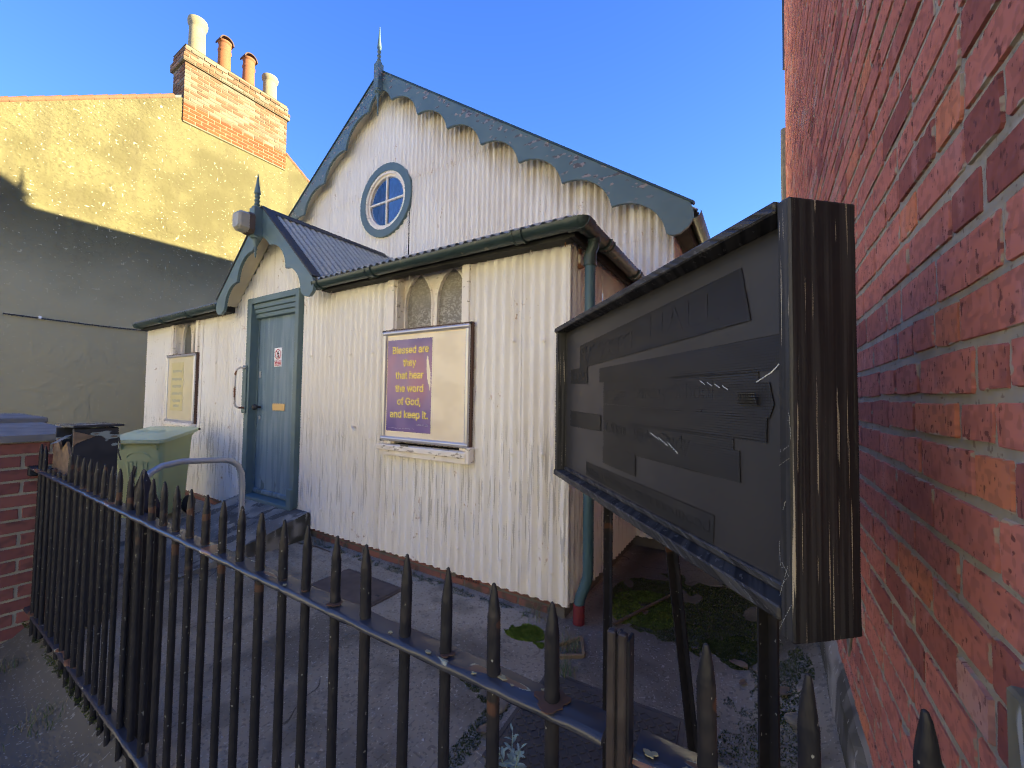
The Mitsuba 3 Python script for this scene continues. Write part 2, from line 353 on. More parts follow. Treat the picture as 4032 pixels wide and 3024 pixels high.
# notice board
def board_wood(p, n, uv):
    g = fbm(p.x * 210, p.z * 3.0, 2, 3)
    c = mix((0.012, 0.012, 0.0145), (0.032, 0.032, 0.035), smoothstep(0.35, 0.7, g))
    crack = smoothstep(0.78, 0.83, fbm(p.x * 420, p.z * 6.0, 8, 3) + 0.12 * noise(p.x * 50, p.z * 4, 1))
    return mix(c, (0.30, 0.26, 0.20), crack)
prin('black_timber', board_wood, rough=0.5, spec=0.4, bump=lambda p, n, uv: fbm(p.x * 260, p.z * 3.0, 2, 3), bscale=0.0025, beps=0.0012)
def board_wood_h(p, n, uv):
    s = p.y * 0.737 - p.x * 0.676
    g = fbm(s * 5, p.z * 150 + p.x * 90, 2, 3)
    c = mix((0.016, 0.016, 0.018), (0.045, 0.043, 0.042), smoothstep(0.35, 0.7, g))
    w = smoothstep(0.70, 0.76, fbm(s * 60, p.z * 260 + p.x * 140, 5, 3))
    return mix(c, (0.15, 0.14, 0.13), smoothstep(0.5, 0.9, w) * 0.45)
prin('black_timber_rail', board_wood_h, rough=0.5, spec=0.45, bump=lambda p, n, uv: fbm((p.y * 0.737 - p.x * 0.676) * 5, p.z * 150 + p.x * 90, 2, 3), bscale=0.004, beps=0.0012)
prin('board_panel', lambda p, n, uv: mix((0.029, 0.027, 0.029), (0.039, 0.036, 0.036), fbm(p.x * 6, p.y * 6, p.z * 6, 3)), rough=0.38, spec=0.5)
def tape_bump(p, n, uv):
    s = p.y * 0.737 - p.x * 0.676
    return 0.5 * dr.sin(s * 1900) * 0.08 + 0.08 * dr.sin(p.z * 1300) + 0.9 * fbm(s * 6, p.z * 26, 3, 3)
prin('cloth_tape', lambda p, n, uv: mix((0.010, 0.0095, 0.009), (0.018, 0.0165, 0.014), fbm(p.x * 9, p.y * 9, p.z * 14, 2)), rough=0.34, spec=0.5, bump=tape_bump, bscale=0.006, beps=0.001)
prin('tape_thread', (0.62, 0.62, 0.58), rough=0.6)

# ground
def yard_col(p, n, uv):
    f = fbm(p.x * 2.2, p.y * 2.2, 1, 4)
    g = noise(p.x * 120, p.y * 120, 2)
    c = mix((0.135, 0.124, 0.104), (0.235, 0.215, 0.178), smoothstep(0.30, 0.66, f))
    pale = smoothstep(1.72, 2.05, p.y + 0.5 * (f - 0.5)) * smoothstep(-0.95, -1.3, p.x)
    c = mix(c, (0.33, 0.30, 0.25), pale * 0.8)
    old = smoothstep(-2.38, -2.46, p.x + 0.05 * (f - 0.5))
    c = mix(c, (0.25, 0.225, 0.18), old * 0.65)
    c = mix(c, (0.40, 0.39, 0.365), smoothstep(0.80, 0.92, g) * 0.5)
    c = mix(c, (0.045, 0.044, 0.042), smoothstep(0.30, 0.16, noise(p.x * 95, p.y * 95, 6)) * 0.4)
    c = mix(c, (0.06, 0.056, 0.048), smoothstep(0.56, 0.76, fbm(p.x * 5.5 + 3, p.y * 5.5, 7, 3)) * 0.4)
    a, b, k = voronoi(p.x * 1.1 + 0.25 * fbm(p.x * 6, p.y * 6, 1, 2), p.y * 1.1 + 0.25 * fbm(p.x * 6, p.y * 6, 4, 2))
    c = mix(c, (0.025, 0.024, 0.022), smoothstep(0.012, 0.003, b - a) * smoothstep(0.5, 0.6, fbm(p.x * 1.9, p.y * 1.9, 9)) * 0.9)
    damp = smoothstep(2.3, 2.7, p.y) * smoothstep(-1.1, -0.9, p.x)
    c = mix(c, (0.032, 0.03, 0.022), damp * 0.8)
    return c
prin('yard_concrete', yard_col, rough=0.85, spec=0.25, bump=lambda p, n, uv: fbm(p.x * 90, p.y * 90, 3, 3), bscale=0.008, beps=0.003)
prin('asphalt', lambda p, n, uv: mix(mix((0.07, 0.064, 0.055), (0.115, 0.105, 0.09), fbm(p.x * 3, p.y * 3, 1, 3)), (0.26, 0.26, 0.25), smoothstep(0.80, 0.92, noise(p.x * 110, p.y * 110, 5)) * 0.6), rough=0.85, spec=0.25,
     bump=lambda p, n, uv: fbm(p.x * 110, p.y * 110, 3, 2), bscale=0.005, beps=0.002)
prin('far_ground', (0.24, 0.22, 0.18), rough=0.95)
def ramp_col(p, n, uv):
    f = fbm(p.x * 5, p.y * 5, p.z * 5, 4)
    c = mix((0.15, 0.145, 0.135), (0.27, 0.255, 0.225), smoothstep(0.3, 0.65, f))
    c = mix(c, (0.055, 0.055, 0.055), smoothstep(0.56, 0.66, fbm(p.x * 9, p.y * 7, 4, 3)) * 0.8)
    side = smoothstep(0.5, 0.2, dr.abs(n.z))
    c = mix(c, (0.055, 0.052, 0.038), side * smoothstep(0.35, 0.6, fbm(p.x * 9, p.y * 9, p.z * 9, 3)) * 0.9)
    return mix(c, (0.38, 0.37, 0.34), smoothstep(0.86, 0.93, noise(p.x * 80, p.y * 80, 6)) * 0.6)
prin('ramp_concrete', ramp_col, rough=0.9, spec=0.2, bump=lambda p, n, uv: fbm(p.x * 50, p.y * 50, p.z * 50, 3), bscale=0.008, beps=0.003)
prin('manhole_iron', lambda p, n, uv: mix((0.055, 0.045, 0.044), (0.095, 0.075, 0.07), fbm(p.x * 18, p.y * 18, 1, 3)), rough=0.7, bump=lambda p, n, uv: fbm(p.x * 70, p.y * 70, 1, 3), bscale=0.006)
prin('manhole_dark', lambda p, n, uv: mix((0.036, 0.035, 0.038), (0.07, 0.066, 0.062), fbm(p.x * 14, p.y * 14, 1, 3)), rough=0.65)
prin('moss_green', lambda p, n, uv: mix((0.07, 0.12, 0.018), (0.16, 0.22, 0.04), cell_rand(dr.floor(p.x * 60), dr.floor(p.y * 60), 1)), rough=0.9, spec=0.1)
prin('moss_dark', lambda p, n, uv: mix((0.028, 0.040, 0.012), (0.065, 0.085, 0.024), cell_rand(dr.floor(p.x * 40), dr.floor(p.y * 40), 1)), rough=0.9, spec=0.1)
prin('grass_green', (0.07, 0.13, 0.045), rough=0.7)
prin('grass_dead', lambda p, n, uv: mix((0.22, 0.185, 0.11), (0.13, 0.105, 0.06), cell_rand(dr.floor(p.x * 50), dr.floor(p.y * 50), 1)), rough=0.8)
prin('weed_silver', (0.21, 0.29, 0.26), rough=0.6)
prin('weed_green', (0.05, 0.085, 0.03), rough=0.7)
prin('leaf_brown', lambda p, n, uv: mix((0.13, 0.09, 0.06), (0.20, 0.15, 0.105), fbm(p.x * 60, p.y * 60, 1, 2)), rough=0.7)
prin('litter_pale', (0.50, 0.49, 0.45), rough=0.7)
prin('stone_grey', lambda p, n, uv: mix((0.12, 0.11, 0.09), (0.22, 0.205, 0.175), fbm(p.x * 40, p.y * 40, p.z * 40, 2)), rough=0.9)
prin('twig', (0.085, 0.06, 0.042), rough=0.8)
prin('gully_wood', (0.20, 0.15, 0.095), rough=0.85)
prin('grey_block', lambda p, n, uv: mix(mix((0.12, 0.108, 0.07), (0.18, 0.163, 0.11), fbm(p.x * 30, p.y * 60, p.z * 7, 3)), (0.33, 0.33, 0.30), smoothstep(0.66, 0.76, fbm(p.x * 20, p.y * 80, p.z * 9, 3))), rough=0.9)

# wheelie bin, box, lamp
prin('bin_green', lambda p, n, uv: mix((0.46, 0.49, 0.22), (0.52, 0.54, 0.26), fbm(p.x * 5, p.y * 5, p.z * 5, 3)), rough=0.5, spec=0.4)
prin('bin_lid', lambda p, n, uv: mix((0.52, 0.56, 0.32), (0.58, 0.62, 0.37), fbm(p.x * 5, p.y * 5, p.z * 5, 3)), rough=0.4, spec=0.5)
prin('rubber', (0.02, 0.02, 0.02), rough=0.7)
prin('bin_print', (0.62, 0.66, 0.58), rough=0.6)
def box_black(p, n, uv):
    f = fbm(p.x * 11, p.y * 11, p.z * 22, 3)
    c = mix((0.014, 0.016, 0.022), (0.03, 0.03, 0.034), fbm(p.x * 20, p.y * 20, p.z * 20, 2))
    c = mix(c, (0.20, 0.24, 0.24), smoothstep(0.64, 0.66, f) * smoothstep(E - 0.42, E - 0.34, p.z))
    return mix(c, (0.15, 0.10, 0.065), smoothstep(0.70, 0.73, f))
prin('box_black', box_black, rough=0.45, spec=0.45)
prin('raw_ply', lambda p, n, uv: mix((0.26, 0.18, 0.115), (0.11, 0.075, 0.052), fbm(p.x * 16, p.y * 16, p.z * 26, 3)), rough=0.9, bump=lambda p, n, uv: fbm(p.x * 30, p.y * 30, p.z * 60, 3), bscale=0.01)
prin('grey_slate', (0.10, 0.095, 0.095), rough=0.7)
prin('sheet_metal', (0.55, 0.58, 0.62), rough=0.22, metallic=0.9)
prin('lamp_glass', lambda p, n, uv: mix((0.42, 0.40, 0.33), (0.27, 0.25, 0.20), fbm(p.x * 16, p.y * 16, p.z * 9, 3)), rough=0.4, spec=0.5)
prin('lamp_body', (0.10, 0.075, 0.06), rough=0.7)

# ================================================================== SETTING
def ground_h(x, y):
    """height of the yard"""
    h = -0.016 * np.clip((2.35 - y) / 1.8, 0, 1) + 0.012 * (meshkit.fbm(np.stack([x * 1.7, y * 1.7, x * 0], -1), 3) - 0.5)
    h = h + 0.009 * (meshkit.fbm(np.stack([x * 9, y * 9, x * 0], -1), 3, 4) - 0.5)
    return h + 0.16 * np.clip((x + 0.12) / 0.34, 0, 1) ** 1.6 + 0.05 * np.clip((x + 0.9) / 0.9, 0, 1) * np.clip((y - 2.2) / 0.8, 0, 1)
def gh(x, y):
    return float(ground_h(np.array([float(x)]), np.array([float(y)]))[0])

struct('ground', grid(np.linspace(-400, 400, 9), np.linspace(-400, 400, 9), lambda x, y: np.stack([x, y, x * 0 - 0.22], -1)), 'far_ground')
yx = np.concatenate([np.linspace(-9.99, -4.2, 60), np.linspace(-4.15, 0.255, 200)])
yy = np.concatenate([np.linspace(0.60, 3.6, 150), np.linspace(3.66, 16, 60)])
struct('yard', grid(yx, yy, lambda x, y: np.stack([x, y, ground_h(x, y)], -1)), 'yard_concrete', smooth=True)
px = np.linspace(-12, 0.255, 120)
struct('pavement', grid(px, np.linspace(-2.2, 0.603, 40), lambda x, y: np.stack([x, y, -0.075 + 0.012 * np.clip(x, -5, 0) + (0.05 - 0.012 * np.clip(x, -5, 0)) * np.clip((y - 0.50) / 0.10, 0, 1) + 0.006 * (meshkit.fbm(np.stack([x * 5, y * 5, x * 0], -1), 3) - 0.5)], -1)), 'asphalt', smooth=True)
struct('road', grid(np.linspace(-60, 60, 5), np.linspace(-9, -2.32, 4), lambda x, y: np.stack([x, y, x * 0 - 0.195], -1)), 'asphalt')
struct('kerb', bx(-12, 6, -2.32, -2.2, -0.25, -0.11, 0.01), 'cap_stone')

# ramp up to the door
rv = []
ys = [1.10, 1.35, 1.617, 1.93, 2.30]
zs = [0.0, -0.002 + E - 1.375, E - 1.318, E - 1.24, E - 1.132]
def ramp_grid():
    xs = np.linspace(-5.08, -3.75, 40); yv = np.linspace(1.10, 2.34, 40)
    top = grid(xs, yv, lambda x, y: np.stack([x + 0.012 * (meshkit.noise(np.stack([x * 0, y * 14, x * 0 + 3], -1)) - 0.5) * (np.abs(x + 4.4) > 0.6), y, np.interp(y, ys, zs) + 0.006 * (meshkit.fbm(np.stack([x * 8, y * 8, x * 0], -1), 3) - 0.5)], -1))
    parts = [top]
    for xe, s in ((-3.75, 1), (-5.08, -1)):
        parts.append(grid(yv, np.linspace(0, 1, 6), lambda y, t: np.stack([xe + s * 0.012 * (1 - t) * 1.0 - s * 0.02 * (meshkit.noise(np.stack([y * 18, t * 3, y * 0], -1)) - 0.5) * (1 - t), y, np.interp(y, ys, zs) * t - 0.05 * (1 - t)], -1)))
    return cat(parts)
struct('ramp', ramp_grid(), 'ramp_concrete', smooth=40)

# ================================================================== THE TIN CHAPEL
CH = thing('tin_chapel', 'small cream corrugated iron chapel with slate blue bargeboards and a gabled porch', 'chapel')
PITCH_C, AMP = 0.076, 0.0108
def corr(f_iv, a0, a1, y0, axis='x', out=-1, off=0.0, amp=AMP, step=8, bow=0.0):
    """corrugated sheet upright between a0 and a1; f_iv(a) -> [(z_low, z_high), ...]; out: the sign of its outward side"""
    n = max(2, int(round((a1 - a0) / PITCH_C * step)))
    xs = np.linspace(a0, a1, n + 1)
    V, F, idx = [], [], {}
    def vert(a, z):
        k = (round(a, 5), round(z, 4))
        if k not in idx:
            idx[k] = len(V)
            d = y0 + out * (amp * math.cos(2 * math.pi * a / PITCH_C) + off + bow * math.sin(math.pi * (a - a0) / (a1 - a0)))
            V.append((a, d, z) if axis == 'x' else (d, a, z))
        return idx[k]
    for i in range(n):
        p, q = xs[i], xs[i + 1]
        ip, iq = f_iv(p + 1e-4), f_iv(q - 1e-4)
        if len(ip) != len(iq):
            continue
        for (l0, h0), (l1, h1) in zip(ip, iq):
            if h0 - l0 < 0.004 and h1 - l1 < 0.004: continue
            a, b, c, d = vert(p, l0), vert(q, l1), vert(q, h1), vert(p, h0)
            F += [[a, b, c], [a, c, d]]
    return trimesh.Trimesh(np.array(V), np.array(F), process=False) if F else None

GX = -4.62                                  # middle of the main gable
PX = -4.44                                  # middle of the porch
DZ0, DZ1 = E - 1.12, E + 0.88
ZB = E - 1.285                              # lower edge of the sheets
PR, PS = E + 1.95, 0.93                     # porch ridge height and slope
WIN = [(-2.65, -1.86), (-7.19, -6.40)]
def minus(iv, lo, hi):
    out = []
    for a, b in iv:
        if hi <= a or lo >= b: out.append((a, b)); continue
        if lo > a: out.append((a, lo))
        if hi < b: out.append((hi, b))
    return out
def front_iv(x):
    hi = max(E + 1.045, min(PR - 0.035 - PS * abs(x - PX), PR))
    iv = [(ZB, hi)]
    if -5.0 < x < -4.02: iv = minus(iv, -1, E + 1.07)
    for a, b in WIN:
        if a < x < b: iv = minus(iv, E - 0.40, E + 1.2)
    return iv
edges = [-1.04, -1.39, -2.09, -2.79, -3.49, -4.02, -4.44, -5.0, -5.62, -6.24, -6.86, -7.54, -8.23]
for i in range(len(edges) - 1):
    m = corr(front_iv, edges[i + 1] - (0.035 if i < 11 else 0), edges[i], 2.35, off=0.006 * (i % 2) + 0.001, bow=0.003 * R.uniform(-1, 1))
    if m is not None: obj('corrugated_sheet', m, 'tin_white', CH, smooth=True)
side_edges = [2.352, 2.95, 3.55, 3.94]
for i in range(3):
    m = corr(lambda y: [(ZB - 0.0, E + 1.05)], side_edges[i], side_edges[i + 1], -1.04, axis='y', out=1, off=0.002 * (i % 2))
    obj('corrugated_sheet', m, 'tin_white', CH, smooth=True)
m = corr(lambda y: [(ZB, E + 1.05)], 2.352, 3.94, -8.23, axis='y', out=-1)
obj('corrugated_sheet', m, 'tin_white', CH, smooth=True)
obj('corner_flashing', tube([(-1.043, 2.352, ZB), (-1.043, 2.352, E + 1.03)], 0.010, 8), 'tin_white', CH, smooth=40)

# gable wall above and behind the front room
RS = 0.715
RZ = E + 4.62
WR = 0.475
WC = (-4.635, E + 2.845)
def gab_iv(x):
    hi = RZ - 0.03 - RS * abs(x - GX)
    lo = E + 1.5 if -8.0 < x < -1.3 else ZB
    iv = [(lo, hi)] if hi > lo else []
    d = WR ** 2 - (x - WC[0]) ** 2
    if d > 0: iv = minus(iv, WC[1] - math.sqrt(d), WC[1] + math.sqrt(d))
    return iv
def clip_iv(f, lo, hi):
    return lambda x: [(max(a, lo), min(b, hi)) for a, b in f(x) if min(b, hi) > max(a, lo)]
gx = [-0.70] + [-0.70 - 0.655 * k for k in range(1, 12)] + [-8.54]
for i in range(len(gx) - 1):
    for lo, hi, off in ((0, E + 1.575, 0.0), (E + 1.55, E + 3.08 - 0.03 * (i % 2), 0.008), (E + 3.03, E + 5, 0.016)):
        m = corr(clip_iv(gab_iv, lo, hi), gx[i + 1] - 0.03 * (i < 11), gx[i], 3.93, off=off + 0.002 * (i % 2))
        if m is not None: obj('gable_sheet', m, 'tin_gable', CH, smooth=True)
# long side walls of the hall
for xs_, o in ((-0.70, 1), (-8.54, -1)):
    obj('side_wall_sheet', corr(lambda y: [(ZB, E + 1.72)], 3.932, 15.0, xs_, axis='y', out=o, step=6), 'tin_white', CH, smooth=True)
obj('back_wall', bx(-8.52, -0.72, 14.9, 15.0, 0, E + 1.7), 'tin_white', CH)
obj('inner_lining', cat([bx(-8.1, -1.2, 2.62, 2.64, 0.12, E + 1.0), bx(-5.4, -3.8, 4.3, 4.32, E + 2.0, E + 3.6)]), 'dark_inside', CH)

# roofing screws with washers
def dome(r, h, o, n, sec=8):
    m = lathe([(r, 0), (r, h * 0.25), (r * 0.62, h * 0.4), (r * 0.5, h * 0.85), (0, h)], sec)
    n = np.asarray(n, float)
    a = np.cross([0.3, 0.5, 0.81], n); a /= np.linalg.norm(a)
    return frame(m, o, a, np.cross(n, a), n)
screws = []
for z, xs_ in ((E + 0.39, np.arange(-1.18, -8.2, -0.29)), (E - 0.365, np.arange(-1.185, -8.2, -0.29)), (E - 1.085, np.arange(-1.18, -8.2, -0.34))):
    for x in xs_:
        x = round((x + R.uniform(-.03, .03)) / PITCH_C) * PITCH_C
        if -5.1 < x < -3.95 or any(a - 0.1 < x < b + 0.1 for a, b in WIN) and z > E - 0.5: continue
        screws.append(dome(0.017, 0.012, (x, 2.35 - AMP - 0.006, z + R.uniform(-.012, .012)), (0, -1, 0)))
for z, x0, x1 in ((E + 3.11, -5.9, -3.0), (E + 2.33, -7, -1.6), (E + 3.52, -5.3, -4.3), (E + 1.62, -1.5, -0.75)):
    for x in np.arange(x0, x1, 0.37 if z != E + 3.11 else 0.2):
        x = round(x / PITCH_C) * PITCH_C
        if (x - WC[0]) ** 2 + (z - WC[1]) ** 2 < 0.3: continue
        screws.append(dome(0.017, 0.012, (x, 3.93 - AMP - (0.017 if z > E + 3.05 else 0.009), z + R.uniform(-.03, .03)), (0, -1, 0)))
obj('roofing_screws', cat(screws), 'tin_white', CH, kind='stuff')

# brick plinth: mortar body, bricks one by one on the front
pl = obj('plinth', cat([bx(-8.2, -1.075, 2.385, 2.60, -0.1, ZB + 0.02), bx(-1.3, -1.075, 2.40, 3.95, -0.1, ZB + 0.02), bx(-8.5, -0.74, 3.96, 4.1, -0.1, ZB + 0.02)]), 'plinth_mortar', CH)
BID = [0]
def brick(o, A, B, N, a0, a1, b0, b1, d=0.006, jit=0.0025, inset=0.004):
    """one brick face standing d proud of its mortar: outline of 12 points, worn corners. Returns (vertices, faces, uv)."""
    BID[0] += 1
    w, h = a1 - a0, b1 - b0
    c = min(w, h) * 0.06
    pts = np.array([(c, 0), (w / 2, 0), (w - c, 0), (w, c), (w, h / 2), (w, h - c), (w - c, h), (w / 2, h), (c, h), (0, h - c), (0, h / 2), (0, c)])
    pts = pts + rng.uniform(-jit, jit, pts.shape)
    ctr = np.array([w / 2, h / 2])
    f = ctr + (pts - ctr) * (1 - 2 * inset / np.array([w, h]))
    f = f + rng.uniform(-jit, jit, f.shape) * 0.3
    tilt = rng.uniform(-1, 1, 3) * d * 0.22
    dep = d + tilt[0] + tilt[1] * (f[:, 0] / w - 0.5) + tilt[2] * (f[:, 1] / h - 0.5)
    P2 = np.vstack([pts, f]); D = np.concatenate([np.full(12, -0.004), dep])
    V = np.asarray(o) + (a0 + P2[:, :1]) * A + (b0 + P2[:, 1:]) * B + D[:, None] * N
    F = []
    for i in range(12):
        j = (i + 1) % 12
        F += [[i, j, 12 + j], [i, 12 + j, 12 + i]]
    F += [[12, 12 + i, 13 + i] for i in range(1, 11)]
    F = np.array(F)
    if np.cross(A, B) @ N < 0: F = F[:, ::-1]
    uv = np.stack([BID[0] + 0.1 + 0.8 * P2[:, 0] / w, P2[:, 1] / h], -1)
    return V, F, uv
def brick_obj(parent, mat, *a, name='brick', **k):
    V, F, uv = brick(*a, **k)
    return obj(name, (V, F), mat, parent, uv=uv)
def join(bs):
    V, F, U, n = [], [], [], 0
    for v, f, u in bs:
        V.append(v); F.append(f + n); U.append(u); n += len(v)
    return (np.vstack(V), np.vstack(F)), np.vstack(U)
far = []
for r_ in range(2):
    zt = ZB + 0.030 - 0.078 * r_
    x = -1.08 - 0.11 * r_
    while x > -8.15:
        w = 0.218
        if not (r_ == 0 and -1.95 < x < -1.72) and not (-5.2 < x - w / 2 < -3.76):
            a = ((x - w, 2.385, zt - 0.068), X, Z, -Y, 0, w, 0, 0.068)
            if x > -3.8: brick_obj(pl, 'plinth_brick', *a, d=0.004)
            else: far.append(brick(*a, d=0.004))
        x -= w + 0.011
m, u = join(far); obj('far_bricks', m, 'plinth_brick', pl, uv=u, kind='stuff')
ab = bx(-1.95, -1.735, 2.375, 2.40, ZB - 0.045, ZB + 0.025, 0.003)
obj('air_brick', cat([ab]), 'air_brick', pl)
obj('air_brick_holes', cat([bx(-1.94 + 0.022 * k, -1.93 + 0.022 * k, 2.3725, 2.374, ZB - 0.038 + 0.018 * j, ZB - 0.029 + 0.018 * j) for k in range(9) for j in range(3)]), 'dark_inside', pl, kind='stuff')

# ------------------------------------------------------------------ roofs
def roof_sheet(u0, u1, f_lo, f_hi, place, nrm, step=8, amp=AMP):
    """corrugated roof sheet; u runs across the corrugations, f_lo/f_hi give the range of t down the slope, place(u, t) -> point"""
    n = int(round((u1 - u0) / PITCH_C * step))
    V, F = [], []
    for i, u in enumerate(np.linspace(u0, u1, n + 1)):
        d = np.asarray(nrm) * amp * math.cos(2 * math.pi * u / PITCH_C)
        V += [place(u, f_lo(u)) + d, place(u, max(f_hi(u), f_lo(u))) + d]
        if i: F += [[2 * i - 2, 2 * i, 2 * i + 1], [2 * i - 2, 2 * i + 1, 2 * i - 1]]
    return trimesh.Trimesh(np.array(V), np.array(F), process=False)
LZ, LS, LY = E + 1.078, 0.50, 2.17           # front room: eave height, slope, eave line
# main roof
k = 1 / math.hypot(1, RS)
for s in (1, -1):
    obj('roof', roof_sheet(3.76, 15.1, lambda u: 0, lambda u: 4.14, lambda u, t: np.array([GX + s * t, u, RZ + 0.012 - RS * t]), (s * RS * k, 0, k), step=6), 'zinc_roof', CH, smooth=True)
    obj('soffit', frame(extr(Polygon([(0, -0.03), (4.0, -0.03 - RS * 4.0), (4.0, -0.045 - RS * 4.0), (0, -0.045)]), 0.17), (GX, 3.925, RZ - 0.012), (s, 0, 0), Z, (0, -1, 0)), 'soffit_cream', CH)
obj('ridge_capping', cat([frame(bx(-0.005, 0.14, 3.74, 15.1, 0, 0.004), (GX, 0, RZ + 0.027), (s * k, 0, -RS * k), Y, (s * RS * k, 0, k)) for s in (1, -1)]), 'lead', CH)
# front room, hipped at both ends
LX0, LX1 = -8.35, -0.925
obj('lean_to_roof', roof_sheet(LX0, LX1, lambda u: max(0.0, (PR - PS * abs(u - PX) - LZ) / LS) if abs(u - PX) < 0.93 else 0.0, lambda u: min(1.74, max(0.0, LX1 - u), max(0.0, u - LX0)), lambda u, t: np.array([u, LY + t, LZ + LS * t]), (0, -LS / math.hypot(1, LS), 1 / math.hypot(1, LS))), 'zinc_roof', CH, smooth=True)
for xe, s in ((LX1, -1), (LX0, 1)):
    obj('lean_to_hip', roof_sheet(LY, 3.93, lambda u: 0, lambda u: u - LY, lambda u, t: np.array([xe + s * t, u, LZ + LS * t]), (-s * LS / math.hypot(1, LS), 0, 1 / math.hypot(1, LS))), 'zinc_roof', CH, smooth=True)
for q in ((-8.2, -5.40, 2.245, 2.335, E + 0.985, E + 1.07), (-3.52, -1.0, 2.245, 2.335, E + 0.985, E + 1.07), (-0.998, -0.965, 2.245, 3.92, E + 0.99, E + 1.07)):
    obj('eaves_board', bx(*q), 'dark_eaves', CH)
# porch
pk = 1 / math.hypot(1, PS)
def porch_hi(u):
    lim = (PR - (LZ + LS * (u - LY)) - 0.0) / PS
    return max(0.0, min(0.93, lim))
for s in (1, -1):
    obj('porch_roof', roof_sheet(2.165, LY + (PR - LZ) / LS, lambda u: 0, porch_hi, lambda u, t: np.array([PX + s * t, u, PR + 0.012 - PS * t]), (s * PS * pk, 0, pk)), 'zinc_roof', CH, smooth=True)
    obj('porch_soffit', frame(extr(Polygon([(0, -0.02), (0.93, -0.02 - PS * 0.93), (0.93, -0.034 - PS * 0.93), (0, -0.034)]), 0.17), (PX, 2.338, PR - 0.004), (s, 0, 0), Z, (0, -1, 0)), 'soffit_cream', CH)
obj('porch_flashing', cat([frame(bx(-0.004, 0.10, 2.14, 3.75, 0, 0.003), (PX, 0, PR + 0.026), (s * pk, 0, -PS * pk), Y, (s * PS * pk, 0, pk)) for s in (1, -1)]
    + [frame(bx(0, 1.27, 2.155, 2.235, 0, 0.004), (PX, 0, PR + 0.024), (s * pk, 0, -PS * pk), Y, (s * PS * pk, 0, pk)) for s in (1, -1)]), 'lead', CH)

# bargeboards: scalloped, cut from board
def scallop(s0, t0, s1, t1, sag, n=10):
    """arc from (s0,t0) to (s1,t1) bulging towards smaller t"""
    p, q = np.array([s0, t0]), np.array([s1, t1])
    L = np.linalg.norm(q - p); r = (L * L / 4 + sag * sag) / (2 * sag)
    nrm = np.array([(q - p)[1], -(q - p)[0]]) / L
    if nrm[1] > 0: nrm = -nrm
    c = (p + q) / 2 + nrm * (sag - r)
    a0 = math.atan2(*(p - c)[::-1]); a1 = math.atan2(*(q - c)[::-1])
    d = (a1 - a0 + math.pi) % (2 * math.pi) - math.pi
    return [tuple(c + r * np.array([math.cos(a0 + d * i / n), math.sin(a0 + d * i / n)])) for i in range(n + 1)]
def barge(low, slope, apex, s, y, th, cut=0.02):
    a = math.atan(slope)
    pts = [(ss * math.cos(a) + tt * math.sin(a) * -1 + 0.0, -(ss * math.sin(a)) - tt * math.cos(a)) for ss, tt in low]
    # rotate (s along slope, t below it) into x, z
    P = [(ss * math.cos(a) - tt * math.sin(a), -ss * math.sin(a) - tt * math.cos(a)) for ss, tt in low]
    poly = Polygon(P).buffer(0).intersection(sbox(cut, -9, 99, 9))
    return frame(extr(poly, th), (apex[0], y, apex[1]), (s, 0, 0), Z, (0, -1, 0))
low = [(0, 0), (5.03, 0), (5.09, 0.04), (5.135, 0.10), (5.14, 0.18), (5.11, 0.26), (5.07, 0.295), (5.03, 0.305)]
cs = [0.487 + 0.650 * i for i in range(8)]
for i in range(6, -1, -1):
    low += scallop(cs[i + 1] if i < 6 else 5.0, 0.302, cs[i], 0.302 if i else 0.275, 0.128)
low += scallop(0.487, 0.275, 0.13, 0.235, 0.05, 5)
for s in (1, -1):
    obj('bargeboard', barge(low, RS, (GX, RZ + 0.035), s, 3.77, 0.032), 'slate_blue_paint', CH)
    obj('barge_capping', frame(bx(0, 5.06, 3.725, 3.785, 0, 0.018), (GX, 0, RZ + 0.036), (s * k, 0, -RS * k), Y, (s * RS * k, 0, k)), 'gutter_green', CH)
lowp = [(0, 0), (1.275, 0), (1.345, 0.03), (1.385, 0.09), (1.375, 0.155), (1.32, 0.20), (1.255, 0.215), (1.215, 0.20)]
lowp += scallop(1.215, 0.20, 0.85, 0.20, 0.075)
lowp += scallop(0.85, 0.20, 0.425, 0.20, 0.085)
lowp += scallop(0.425, 0.20, 0.15, 0.25, 0.02, 5)
for s in (1, -1):
    obj('bargeboard', barge(lowp, PS, (PX, PR + 0.02), s, 2.165, 0.03), 'slate_blue_paint', CH)
    obj('barge_capping', frame(bx(0, 1.29, 2.125, 2.175, 0, 0.014), (PX, 0, PR + 0.021), (s * pk, 0, -PS * pk), Y, (s * PS * pk, 0, pk)), 'lead', CH)
# finials
def finial(x, y, z0, zb, zt, ztip, zpend, hw, smaller=1.0):
    f = obj('finial', bx(x - hw, x + hw, y - hw, y + hw, zb, zt, 0.008), 'slate_blue_paint', CH)
    H = ztip - zt; r = hw * 0.62
    prof = [(hw * 0.9, 0), (hw * 0.9, 0.03 * H), (r * 0.55, 0.06 * H), (r * 0.95, 0.11 * H), (r * 0.55, 0.16 * H), (r * 0.95, 0.22 * H), (r * 0.5, 0.27 * H), (r * 0.9, 0.33 * H), (r * 0.6, 0.38 * H), (r * 1.02, 0.43 * H), (r * 0.5, 0.7 * H), (0.004, H), (0, H)]
    obj('spire', lathe(prof, 12, (x, y, zt)), 'slate_blue_paint', f, smooth=35)
    H = zb - zpend
    prof = [(0, -H), (r * 0.22, -H), (r * 0.35, -0.8 * H), (r * 0.25, -0.7 * H), (r * 0.55, -0.58 * H), (r * 0.3, -0.5 * H), (r * 0.6, -0.36 * H), (r * 0.9, -0.12 * H), (hw * 1.05, -0.06 * H), (hw * 1.05, 0)]
    obj('pendant', lathe(prof, 12, (x, y, zb)), 'slate_blue_paint', f, smooth=35)
